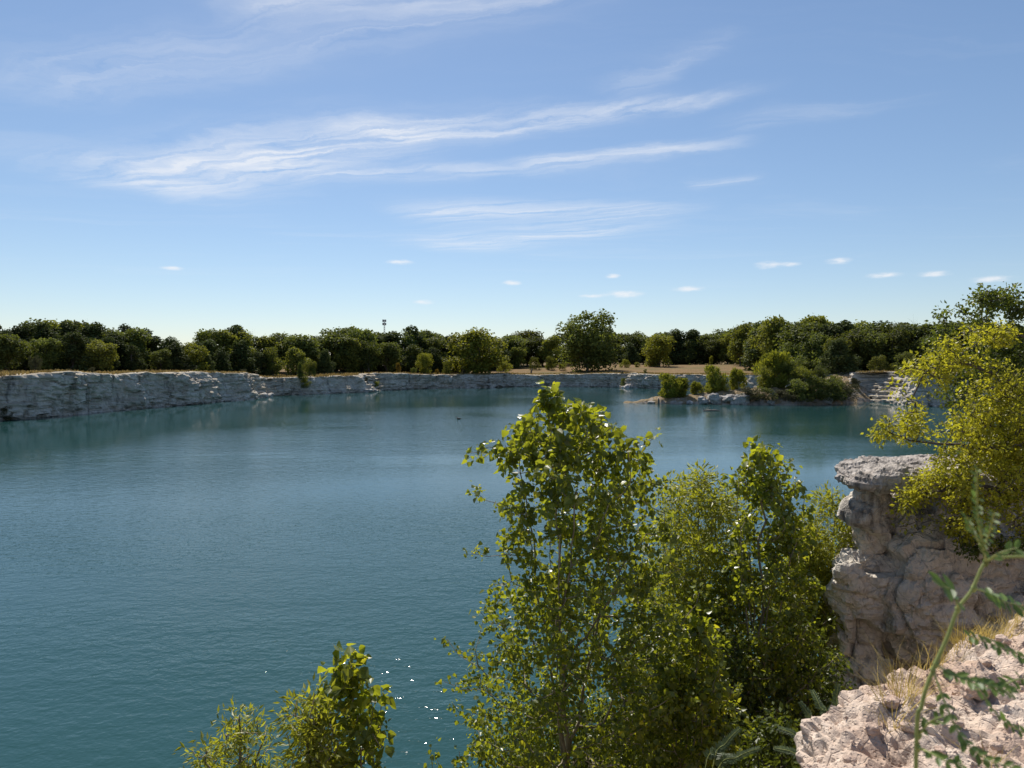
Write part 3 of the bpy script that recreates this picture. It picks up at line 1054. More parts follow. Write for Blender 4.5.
def crown_mesh(name, kind, seed, nleaf):
    rng = np.random.default_rng(seed)
    lobes = []
    if kind == 'oak':
        for k in range(26):
            h = 1.2 + 7.9 * rng.random()
            R0 = 4.4 * math.sin(math.pi * min(1, (h + 2.2) / 13.2)) ** 0.8
            a, r = rng.random() * 6.28, R0 * (0.35 + 0.6 * rng.random())
            lobes.append((math.cos(a) * r, math.sin(a) * r, h, 1.1 + 0.95 * rng.random(), 0.78))
    elif kind == 'juniper':
        for k in range(26):
            h = 0.5 + 8.9 * rng.random() ** 0.9
            R0 = 2.9 * (1 - h / 10.6) ** 0.75 + 0.25
            a, r = rng.random() * 6.28, R0 * (0.3 + 0.65 * rng.random())
            lobes.append((math.cos(a) * r, math.sin(a) * r, h, 0.55 + 0.75 * (1 - h / 11) * (0.7 + rng.random()), 1.25))
    elif kind == 'tall':
        for k in range(24):
            h = 1.6 + 7.6 * rng.random()
            R0 = 3.3 * math.sin(math.pi * min(1, (h + 1.0) / 12.2)) ** 0.7
            a, r = rng.random() * 6.28, R0 * (0.25 + 0.7 * rng.random())
            lobes.append((math.cos(a) * r, math.sin(a) * r, h, 0.9 + 0.8 * rng.random(), 1.0))
    elif kind == 'round':
        for k in range(30):
            h = 1.0 + 7.9 * rng.random()
            R0 = 5.0 * math.sin(math.pi * min(1, (h + 1.6) / 12.0)) ** 0.65
            a, r = rng.random() * 6.28, R0 * (0.3 + 0.6 * rng.random())
            lobes.append((math.cos(a) * r, math.sin(a) * r, h, 1.2 + 0.7 * rng.random(), 0.9))
    elif kind == 'cottonwood':
        for k in range(60):
            h = 1.2 + 7.9 * rng.random()
            R0 = 4.6 * math.sin(math.pi * min(1, (h + 1.3) / 12.4)) ** 0.75
            a, r = rng.random() * 6.28, R0 * (0.2 + 0.75 * rng.random())
            lobes.append((math.cos(a) * r, math.sin(a) * r, h, 0.75 + 0.8 * rng.random(), 1.0))
    elif kind == 'willow':
        for k in range(34):
            h = 0.5 + 8.6 * rng.random()
            R0 = 3.9 * math.sin(math.pi * min(1, (h + 2.6) / 13.4)) ** 0.8
            a, r = rng.random() * 6.28, R0 * (0.2 + 0.75 * rng.random())
            lobes.append((math.cos(a) * r, math.sin(a) * r, h, 0.5 + 0.6 * rng.random(), 1.7))
    else:               # shrub, foliage down to the ground
        for k in range(26):
            h = 0.6 + 8.2 * rng.random()
            R0 = 6.2 * math.sin(math.pi * min(1, (h + 3.4) / 14.0)) ** 0.8
            a, r = rng.random() * 6.28, R0 * (0.2 + 0.75 * rng.random())
            lobes.append((math.cos(a) * r, math.sin(a) * r, h, 1.0 + 0.9 * rng.random(), 1.0))
    L = np.array(lobes)
    top = (L[:, 2] + L[:, 3] * L[:, 4]).max()
    L[:, 2] *= 10.0 / top
    w = L[:, 3] ** 2
    pick = rng.choice(len(L), nleaf, p=w / w.sum())
    U = rand_unit(nleaf, rng)
    U[:, 2] = np.where(rng.random(nleaf) < 0.3, np.abs(U[:, 2]), U[:, 2])
    rad = L[pick, 3] * (0.55 + 0.52 * rng.random(nleaf) ** 0.7) * (1 + 0.25 * rng.normal(size=nleaf).clip(-1.5, 1.5) * (rng.random(nleaf) < 0.25))
    off = U * rad[:, None]
    off[:, 2] *= L[pick, 4]
    pos = L[pick, :3] + off
    pos[:, 2] = np.maximum(pos[:, 2], 0.15)
    tip = U * 0.6 + rand_unit(nleaf, rng) + np.array([0, 0, -0.25 if kind != 'willow' else -0.1])
    nr = U + 0.8 * rand_unit(nleaf, rng) + np.array([0, 0, 0.5])
    base = {'juniper': 0.34, 'willow': 0.46, 'cottonwood': 0.34}.get(kind, 0.42)
    size = base * (0.6 + 0.8 * rng.random(nleaf))
    shape = LEAF_SLIM if kind == 'willow' else LEAF_CLUMP
    if kind == 'willow':
        tip = tip * 0.6 + np.array([0, 0, 0.9])
        size = size * 2.0
    rnd = np.clip(0.45 + 0.3 * rng.normal(size=nleaf) + 0.18 * (hash01(pick, 2.0) - 0.5), 0, 1)
    V, F, r = leaves(pos, tip, nr, size, shape, rnd)
    return mesh_np(name, V, F, r), L


def trunk_mesh(name, L, seed, r0=0.26, multi=1):
    rng = np.random.default_rng(seed)
    segs = []
    for k in range(multi):
        a0 = rng.random() * 6.28
        spread = 0.0 if multi == 1 else 0.5
        prev = np.array([math.cos(a0) * spread * 0.6, math.sin(a0) * spread * 0.6, -0.5])
        r = r0 / math.sqrt(multi)
        pts = [prev]
        for j in range(1, 7):
            z = -0.5 + j * 1.3
            pts.append(np.array([math.cos(a0) * spread * (0.6 + j * 0.3) + rng.normal() * 0.12, math.sin(a0) * spread * (0.6 + j * 0.3) + rng.normal() * 0.12, z]))
        for j in range(6):
            segs.append((*pts[j], r * (1 - j * 0.13), *pts[j + 1], r * (1 - (j + 1) * 0.13)))
        for q in range(len(L)):
            if q % multi != k:
                continue
            tgt = L[q, :3]
            j = int(np.clip((tgt[2] * 0.62 + 0.3) / 1.3, 1, 6))
            st = pts[j]
            mid = (st + tgt) / 2 + np.array([0, 0, 0.2])
            rr = r * (1 - j * 0.12) * 0.42
            segs.append((*st, rr, *mid, rr * 0.7))
            segs.append((*mid, rr * 0.7, *tgt, rr * 0.25))
    V, F = tubes(segs, 6)
    return mesh_np(name, V, F, smooth_shade=True)


VAR = {}
for kind, nvar, nl, leafmat, bark, r0, multi in [('oak', 4, 5200, LF_OAK, M_BARK_D, .30, 1), ('juniper', 4, 5200, LF_JUNIPER, M_BARK_D, .22, 1), ('tall', 3, 4800, LF_ELM, M_BARK_D, .26, 1),
                                                 ('round', 2, 6500, LF_BRIGHT, M_BARK_D, .30, 2), ('cottonwood', 1, 11000, LF_OAK, M_BARK_G, .34, 3), ('willow', 3, 4200, LF_BRIGHT, M_BARK_G, .2, 4),
                                                 ('shrub', 3, 3600, LF_ELM, M_BARK_D, .2, 3)]:
    VAR[kind] = []
    for q in range(nvar):
        cm, L = crown_mesh('crown_' + kind, kind, 100 * len(VAR) + q, nl)
        cm.materials.append(leafmat)
        tm = trunk_mesh('trunk_' + kind, L, 50 + q, r0, multi)
        tm.materials.append(bark)
        VAR[kind].append((cm, tm))
CROWN_MATS = {}


def far_tree(name, kind, var, loc, height, width, rz, label, cat, group=None, mat=None):
    cm, tm = VAR[kind][var % len(VAR[kind])]
    if mat is not None:
        key = (cm.name, mat.name)
        if key not in CROWN_MATS:
            c2 = cm.copy()
            c2.materials.clear()
            c2.materials.append(mat)
            CROWN_MATS[key] = c2
        cm = CROWN_MATS[key]
    s = height / 10.0
    t = thing(name, label, cat, loc, rz, group, (s * width, s * width, s))
    link('trunk', tm, None, t)
    link('crown', cm, None, t)
    return t


TOPX = [0, 20, 40, 60, 80, 110, 130, 150, 165, 185, 200, 215, 235, 250, 265, 290, 320, 345, 365, 380, 400, 415, 435, 450, 475, 495, 510, 530, 550, 620, 650, 680, 700, 725, 745, 775, 800, 815, 830, 850, 870, 890, 920, 940, 1024, 1100]
TOPY = [325, 326, 321, 323, 321, 324, 326, 334, 335, 337, 340, 331, 330, 333, 338, 335, 336, 330, 328, 335, 331, 330, 337, 334, 335, 336, 336, 334, 332, 334, 331, 331, 333, 330, 325, 320, 323, 320, 319, 323, 320, 319, 323, 326, 322, 322]
DEPX = [-60, 0, 190, 256, 300, 400, 450, 500, 560, 620, 745, 765, 800, 850, 940, 1100]
DEPY = [92, 97, 118, 137, 146, 172, 180, 205, 222, 238, 240, 170, 136, 131, 128, 122]
ZONE_OF = lambda px: 'left' if px < 262 else ('mid' if px < 500 else ('field' if px < 765 else 'right'))
PLACE = {'left': 'above the long shaded cliff', 'mid': 'above the low stepped cliff',
         'field': 'behind the dry field', 'right': 'behind the shrubby spit'}
KIND_LABEL = {'oak': ('broad_tree', 'dark broad-crowned tree in the wood ', 'tree'), 'juniper': ('juniper_tree', 'blackish dense juniper in the wood ', 'tree'),
              'tall': ('slender_tree', 'olive slender tree in the wood ', 'tree')}
rng = np.random.default_rng(21)
for row, (dadd, step, hf) in enumerate([(0, 21, 0.80), (7, 20, 0.98), (15, 21, 1.0)]):
    px = -40.0 + row * 7
    while px < 1075:
        x_ = px + rng.normal() * 4
        d = float(np.interp(x_, DEPX, DEPY)) + dadd + rng.normal() * 1.6
        zone = ZONE_OF(x_)
        if row == 0 and 640 < x_ < 676:
            px += step
            continue
        q = at(x_, 360, d)
        gz = float(ground_z(q.x, q.y)[0])
        ty = float(np.interp(x_, TOPX, TOPY))
        ztop = CAMZ + (360 - ty) * d / FPX
        ht = (ztop - gz) * hf * (1 + rng.normal() * 0.075)
        if row == 0:
            ht *= rng.uniform(0.80, 1.10)
        pj = {'left': .55, 'mid': .3, 'field': .2, 'right': .2}[zone]
        u = rng.random()
        kind = 'juniper' if u < pj else ('oak' if u < pj + 0.34 * (1.6 - pj) else 'tall')
        nm, lab, cat = KIND_LABEL[kind]
        wdt = rng.uniform(0.95, 1.35) * (1.25 if kind == 'juniper' else 1.0)
        far_tree(nm, kind, int(rng.integers(0, 9)), (q.x, q.y, gz - 0.15), ht, wdt, rng.random() * 6.28, lab.replace('in the wood', 'at the front of the wood' if row == 0 else 'deep in the wood') + PLACE[zone], cat, 'trees of the wood ' + PLACE[zone])
        px += step * rng.uniform(0.8, 1.2) * (1.25 if zone == 'field' and row == 0 else 1.0)

# single trees that stand out
def spot(px, d):
    q = at(px, 360, d)
    z = float(ground_z(q.x, q.y)[0])
    return (q.x, q.y, z - 0.12)


def height_to(px, py, loc):
    return CAMZ + (360 - py) * loc[1] / FPX - loc[2]


for nm, kind, var, px, py, d, wdt, lab, mat in [
        ('cottonwood_tree', 'cottonwood', 0, 588, 311, 192, 1.12, 'tallest dark green tree standing alone at the edge of the dry field', None),
        ('round_tree', 'round', 0, 475, 329, 176, 1.3, 'big round yellow-green tree standing on the brink of the far cliff', LF_BRIGHT),
        ('round_tree', 'round', 1, 659, 335, 212, 1.15, 'small round yellow-green tree standing alone in the dry field', LF_BRIGHT),
        ('tall_tree', 'tall', 1, 740, 324, 206, 0.85, 'olive tree beside the tallest tree of the wood behind the shrubby spit', None),
        ('tall_tree', 'oak', 2, 776, 317, 160, 0.86, 'tallest olive green tree in the wood behind the shrubby spit', LF_ELM),
        ('dark_bushy_tree', 'juniper', 1, 838, 338, 123, 1.7, 'squat blackish tree on the brink above the shrubby spit', None),
        ('broad_tree', 'oak', 1, 362, 329, 166, 0.9, 'tallest dark tree rising from the wood beside the radio mast', None),
        ('yellow_tree', 'oak', 2, 101, 340, 106, 1.1, 'yellow-tinged small tree among dark junipers above the left cliff', LF_ELM),
        ('yellow_tree', 'round', 0, 193, 343, 121, 1.0, 'yellow-green small tree at the right end of the left juniper wood', LF_BRIGHT),
        ('broad_tree', 'oak', 3, 404, 333, 178, 1.0, 'dark tree standing right of the radio mast in the wood', None),
        ('yellow_tree', 'round', 1, 425, 353, 166, 0.8, 'small yellow-green tree beside the big round tree on the far cliff', LF_BRIGHT)]:
    loc = spot(px, d)
    far_tree(nm, kind, var, loc, height_to(px, py, loc), wdt, px * 0.7, lab, 'tree', None, mat)

# brush and bushes along the brink, in the field and on the spit
for i, (px, py, d, wdt, kind, mat, lab) in enumerate([
        (35, 355, 88, .55, 'shrub', LF_GREY, 'grey-green bush alone on the brink of the left cliff'),
        (68, 368.5, 88, 1.0, 'shrub', LF_GREY, 'low grey brush on the brink of the left cliff'),
        (93, 367, 93, .9, 'shrub', LF_GREY, 'low grey brush on the brink of the left cliff'),
        (196, 370, 108, 1.0, 'shrub', LF_ELM, 'low green brush on the brink of the left cliff'),
        (243, 369, 124, 1.0, 'shrub', LF_GREY, 'low grey brush on the brink of the left cliff'),
        (300, 362, 132, .75, 'juniper', LF_OAK, 'dark bush spilling over the low stepped cliff'),
        (310, 360, 132, .75, 'shrub', LF_ELM, 'green bush spilling over the low stepped cliff'),
        (398, 363, 160, .55, 'willow', LF_ORANGE, 'small orange-yellow bush on the brink of the far cliff'),
        (437, 369, 168, .7, 'shrub', LF_ORANGE, 'small orange bush hanging on the brink below the big round tree'),
        (414, 367, 163, .8, 'shrub', LF_OAK, 'dark bush on the brink between two orange bushes'),
        (447, 361, 170, .7, 'shrub', LF_ELM, 'green bush below the big round tree on the far cliff'),
        (463, 369, 172, 1.0, 'shrub', LF_GREY, 'grey bush below the big round tree on the far cliff'),
        (505, 360, 186, .9, 'shrub', LF_BRIGHT, 'pale green bush right of the big round tree'),
        (535, 357, 198, .8, 'shrub', LF_ELM, 'small olive bush in the field left of the tallest tree'),
        (549, 356, 198, .8, 'shrub', LF_ELM, 'small olive bush in the field left of the tallest tree'),
        (562, 362, 196, 1.0, 'shrub', LF_BRIGHT, 'low pale bush in the field left of the tallest tree'),
        (625, 359, 205, 1.0, 'shrub', LF_BRIGHT, 'pale green bush in the field right of the tallest tree'),
        (637, 362, 208, 1.0, 'shrub', LF_ELM, 'olive bush in the field right of the tallest tree'),
        (711, 356, 225, .6, 'tall', LF_BRIGHT, 'small yellow-green sapling at the back of the dry field'),
        (568, 372, 178, .7, 'shrub', LF_GREY, 'small grey brush on the brink below the tallest tree'),
        (646, 369, 165, .9, 'shrub', LF_OAK, 'dark bush on the brink of the far cliff behind the spit'),
        (622, 372, 168, .8, 'shrub', LF_GREY, 'grey brush beside the white fallen blocks of the far cliff'),
        (859, 372.5, 117, 1.0, 'shrub', LF_GREY, 'brownish brush on the brink of the cliff behind the spit'),
        (690, 363, 226, .9, 'shrub', LF_OAK, 'dark bush at the foot of the wood at the back of the field'),
        (800, 360, 133, 1.3, 'shrub', LF_OAK, 'dark bush in front of the wood behind the spit'),
        (880, 355, 124, 1.0, 'shrub', LF_ELM, 'olive bush in front of the wood behind the spit'),
        (905, 352, 122, 1.0, 'shrub', LF_OAK, 'dark bush in front of the wood behind the spit')]):
    loc = spot(px, d)
    dd, _ = shore_info([loc[0]], [loc[1]])
    far_tree('bush', kind, i, loc, max(0.7, height_to(px, py, loc)), wdt, i * 1.7, lab, 'bush', 'bushes along the brink and field', mat)

for i, (px, py, yb, d, wdt, kind, mat, lab) in enumerate([
        (669, 374, 401, 107.2, .62, 'willow', LF_BRIGHT, 'round green willow bush near the tip of the rocky spit'),
        (681, 378, 401, 107.6, .62, 'willow', LF_BRIGHT, 'green willow bush with bare stems beside the spit tip bush'),
        (697, 382, 399, 108.5, .6, 'willow', LF_BRIGHT, 'small pale willow bush in the middle of the spit'),
        (714, 366, 396, 109.0, .5, 'willow', LF_BRIGHT, 'wispy yellow-green willow bush in the middle of the spit'),
        (722, 378, 396, 108.0, .8, 'shrub', LF_BRIGHT, 'yellow-green bush between the wispy willows of the spit'),
        (738, 369, 395, 109.0, .5, 'willow', LF_BRIGHT, 'pointed yellow-green willow bush left of the big spit bushes'),
        (708, 388, 397, 107.4, .9, 'shrub', LF_BRIGHT, 'low bright bush beside white rocks on the spit'),
        (776, 352, 392, 109.0, .62, 'willow', LF_BRIGHT, 'largest yellow-green bush on the spit'),
        (765, 366, 395, 107.5, .7, 'shrub', LF_BRIGHT, 'yellow-green bush leaning on the largest spit bush'),
        (792, 361, 394, 107.4, .62, 'shrub', LF_ELM, 'olive bush right of the largest spit bush'),
        (804, 367, 398, 107.2, .62, 'shrub', LF_ELM, 'olive bush hanging to the water beside the dark spit bush'),
        (820, 366, 400, 109.0, .68, 'shrub', LF_OAK, 'dark bush at the landward end of the spit'),
        (836, 374, 401, 110.5, .62, 'shrub', LF_ELM, 'olive bush at the landward end of the spit'),
        (812, 375, 402, 106.0, .9, 'shrub', LF_OAK, 'dark low bush hanging over the water under the olive bush'),
        (832, 378, 402, 109.2, .9, 'shrub', LF_OAK, 'dark low bush hanging over the water at the spit root'),
        (855, 378, 402, 112.5, .55, 'willow', LF_GREY, 'grey-green bush at the waterline beside the lit stepped cliff'),
        (768, 381, 399, 107.6, .8, 'willow', LF_BRIGHT, 'small bright bush at the waterside below the largest spit bush'),
        (748, 387, 402, 105.5, 1.3, 'shrub', LF_GREY, 'brown brush over the dark rocks of the spit'),
        (785, 389, 403, 104.8, 1.3, 'shrub', LF_GREY, 'brown brush at the foot of the largest spit bush'),
        (764, 387, 403, 104.6, 1.1, 'shrub', LF_OAK, 'dark brush at the waterline between brown brush on the spit'),
        (798, 379, 402, 105.4, 1.0, 'shrub', LF_OAK, 'dark brush at the waterline below the olive spit bush'),
        (845, 381, 402, 111.2, 1.0, 'shrub', LF_GREY, 'brown brush at the root of the spit'),
        (824, 381, 402, 107.6, 1.2, 'shrub', LF_OAK, 'dark brush at the waterline below the landward spit bushes')]):
    q = at(px, 360, d)
    z = float(spit_z(np.array([q.x]), np.array([q.y]))[0])
    z = max(z, 0.0)
    if 'brush' in lab or 'hanging' in lab:      # these grow on the slope at the waterside
        hx, hy, z = spit_hit(px, yb - 1.5)
        q = Vector((hx, hy, z))
    loc = (q.x, q.y, z - 0.1)
    far_tree('willow_bush' if kind == 'willow' else 'bush', kind, i, loc, max(0.8, height_to(px, py, loc)), wdt * (2.1 if kind == 'willow' else 1.35), i * 2.1, lab, 'bush', 'bushes on the rocky spit', mat)

# bushes in the cracks of the cliffs
for i, (px, py, w, zz_, lab, mat) in enumerate([(180, 381, 9, 3.0, 'dark bush growing from the left cliff face', LF_OAK), (8, 410, 14, 0.6, 'dark brush at the foot of the left cliff', LF_GREY),
                                                (376, 380, 9, 1.6, 'brown brush in the gap of the far cliff', LF_GREY), (384, 384, 8, 1.0, 'olive brush in the gap of the far cliff', LF_ELM),
                                                (618, 380, 8, 1.0, 'olive brush in the crack of the far cliff behind the spit', LF_ELM), (308, 374, 12, 2.2, 'green brush hanging on the stepped cliff face', LF_ELM),
                                                (463, 381, 9, 0.8, 'dark brush in a hollow of the far cliff foot', LF_OAK)]):
    # depth from the shore line in that direction
    u = px_dir(px, 390).x
    ang = SX[:, 0] / np.maximum(SX[:, 1], 1e-3)
    cnd = np.where((SX[:, 1] > 60) & (np.abs(ang - u) < 0.006))[0]
    k = cnd[np.argmin(SX[cnd, 1])]
    p_ = SX[k] + INL[k] * (SB[k] * zz_ + 0.1)
    s = w / FPX * SX[k, 1]
    far_tree('cliff_bush', 'shrub', i, (p_[0], p_[1], zz_ - 0.4 * s), s * 1.1, .75, i, lab, 'bush', 'bushes growing from the cliffs', mat)

# leafless trees that show above the wood
def bare_tree_mesh(seed):
    rng = np.random.default_rng(seed)
    segs = []

    def grow(p, d, r, L, lev):
        n = 3
        for k in range(n):
            d = d + rng.normal(size=3) * 0.16
            d[2] += 0.05
            d /= np.linalg.norm(d)
            q = p + d * L / n
            segs.append((*p, r, *q, r * 0.8))
            p, r = q, r * 0.8
            if lev < 4 and (k > 0 or lev > 0):
                for _ in range(2 if lev < 3 else 1):
                    dd = d * 0.7 + rng.normal(size=3) * 0.55 + np.array([0, 0, 0.15])
                    grow(p, dd / np.linalg.norm(dd), r * 0.6, L * 0.62, lev + 1)
    grow(np.array([0, 0, -0.4]), np.array([0, 0, 1.0]), 0.24, 5.2, 0)
    V, F = tubes(segs, 4)
    s = 10 / V[:, 2].max()
    return mesh_np('bare_trunk', V * s, F)


for i, (px, py, d, lab) in enumerate([(921, 312, 150, 'bare dead tree rising from the wood behind the spit cliff'), (938, 310, 152, 'bare twiggy tree beside the dead tree behind the spit cliff'),
                                      (80, 315, 119, 'leafless grey treetop above the dark junipers on the left'), (118, 318, 122, 'thin leafless treetop right of another above the left junipers'),
                                      (245, 328, 160, 'leafless twigs above the wood at the end of the left cliff')]):
    loc = spot(px, d)
    s = height_to(px, py, loc) / 10
    t = thing('bare_tree', lab, 'tree', loc, i * 2.0, 'leafless trees', (s * .8, s * .8, s))
    link('trunk', bare_tree_mesh(i + 3), M_DEAD, t)

# ------------------------------------------------------------------ grass on the brinks, one mass
idx = np.where((SX[:, 1] > 55) & (SX[:, 1] < 190))[0]
n = 26000
ks = idx[RNG.integers(0, len(idx), n)]
dd = 0.3 + 9 * RNG.random(n) ** 1.6
cl = perlin(np.stack([arc[ks] * 0.25, dd * 0.3, dd * 0], 1))
ok = cl + 0.4 * RNG.random(n) > 0.05
ks, dd = ks[ok], dd[ok]
last_xy = V.reshape(-1, 3)[:0]
xy = SX[ks] + INL[ks] * (SB[ks] * SZ[ks] + dd + 0.3)[:, None] + RNG.normal(size=(len(ks), 2)) * 0.15
gz = np.maximum(ground_z(xy[:, 0], xy[:, 1]), SZ[ks] * smooth(-dd, -3, -0.3) - 0.05)
pos = np.stack([xy[:, 0], xy[:, 1], gz - 0.02], 1)
tip = rand_unit(len(ks), RNG) * 0.5 + np.array([0, 0, 1.0])
Vg, Fg, rg = leaves(pos, tip, rand_unit(len(ks), RNG), 0.22 + 0.3 * RNG.random(len(ks)), LEAF_OVAL, RNG.random(len(ks)))
link('brink_grass', mesh_np('brink_grass', Vg, Fg, rg), LF_FIELD, kind='stuff', label='dry grass along the brinks of the cliffs', category='grass')

# ------------------------------------------------------------------ radio mast, log, post, bird
mast = thing('radio_mast', 'thin grey radio mast with two antenna rings behind the wood', 'mast')
ml = spot(384.5, 330)
mast.location = ml
mh = height_to(384, 320, ml)
M_METAL = mat_plain('mast_metal', (0.22, 0.24, 0.26), (0.30, 0.32, 0.34), 3, 0.5)
segs = []
for a in range(3):
    c_, s_ = math.cos(a * 2.094), math.sin(a * 2.094)
    segs.append((c_ * .5, s_ * .5, 0, .09, c_ * .22, s_ * .22, mh, .07))
nb = 20
for k in range(nb):
    for a in range(3):
        z0, z1 = mh * k / nb, mh * (k + 1) / nb
        r0, r1 = .5 - .28 * k / nb, .5 - .28 * (k + 1) / nb
        segs.append((math.cos(a * 2.094) * r0, math.sin(a * 2.094) * r0, z0, .04, math.cos((a + 1) * 2.094) * r1, math.sin((a + 1) * 2.094) * r1, z1, .04))
Vt, Ft = tubes(segs, 5)
link('lattice', mesh_np('lattice', Vt, Ft), M_METAL, mast)
for zt in (mh - 0.4, mh - 1.9):
    for a in range(6):
        c_, s_ = math.cos(a * 1.047), math.sin(a * 1.047)
        Vt, Ft = tubes([(c_ * .75, s_ * .75, zt - .55, .16, c_ * .75, s_ * .75, zt + .55, .16), (0, 0, zt, .05, c_ * .75, s_ * .75, zt, .05)], 6)
        link('antenna', mesh_np('antenna', Vt, Ft), M_METAL, mast)

q = on_level(712, 411)
log = thing('floating_log', 'dark log floating in the lake in front of the spit', 'log', (q.x, q.y, 0), 0.08)
Vt, Ft = tubes([(-1.1, 0, -.02, .14, -.3, .05, .02, .17), (-.3, .05, .02, .17, .5, 0, .03, .15), (.5, 0, .03, .15, 1.05, -.06, .0, .09), (-1.1, 0, -.02, .14, -1.16, 0, -.02, .08)], 10)
link('trunk', mesh_np('trunk', Vt, Ft, smooth_shade=True), M_DEAD, log)
Vt, Ft = tubes([(-1.0, 0, .05, .07, -1.12, .05, .34, .05), (.2, .02, .1, .04, .3, .2, .22, .02)], 7)
link('branch_stub', mesh_np('branch_stub', Vt, Ft), M_DEAD, log)

q = on_level(658.5, 404.3)
stub = thing('dead_stump', 'dark upright stump in the water at the spit tip', 'stump', (q.x, q.y, -0.3))
Vt, Ft = tubes([(0, 0, 0, .17, .03, 0, .5, .14), (.03, 0, .5, .14, 0, .02, .95, .12), (0, .02, .95, .12, .02, .02, 1.2, .05), (.02, 0, .7, .06, .2, .05, .95, .03)], 8)
link('trunk', mesh_np('trunk', Vt, Ft), M_DEAD, stub)
loc = spot(531, 186)
stub = thing('dead_stump', 'dark leaning stump in the dry grass of the far bank', 'stump', loc)
Vt, Ft = tubes([(0, 0, 0, .26, .1, 0, .7, .2), (.1, 0, .7, .2, .3, .02, 1.15, .18), (.3, .02, 1.15, .18, .36, .02, 1.45, .08), (.1, 0, .7, .08, -.15, .05, 1.0, .04)], 8)
link('trunk', mesh_np('trunk', Vt, Ft), M_DEAD, stub)

# water bird: one continuous body, head and bill drawn out of the same skin
q = on_level(458.5, 419.2)
bird = thing('duck', 'dark duck swimming alone on the open lake', 'duck', (q.x, q.y, 0), 2.9)
rings = [(-.34, .13, .012, .012), (-.26, .10, .05, .035), (-.14, .075, .10, .075), (0, .065, .125, .095), (.12, .075, .11, .09), (.19, .12, .07, .075), (.215, .19, .042, .048),
         (.23, .255, .040, .044), (.255, .285, .047, .045), (.29, .285, .034, .034), (.325, .272, .020, .013), (.365, .266, .016, .007), (.375, .266, .004, .003)]
Vd = np.array([(x + math.sin(a) * hz * (0.0 if i < 5 or i > 7 else 0.5), math.cos(a) * wy, z + math.sin(a) * hz) for i, (x, z, wy, hz) in enumerate(rings) for a in np.arange(12) * math.pi / 6])
Fd = np.array([(i * 12 + j, i * 12 + (j + 1) % 12, (i + 1) * 12 + (j + 1) % 12, (i + 1) * 12 + j) for i in range(len(rings) - 1) for j in range(12)])
link('body', mesh_np('body', Vd, Fd, smooth_shade=True), mat_plain('duck_plumage', (0.035, 0.03, 0.027), (0.08, 0.065, 0.05), 14), bird)

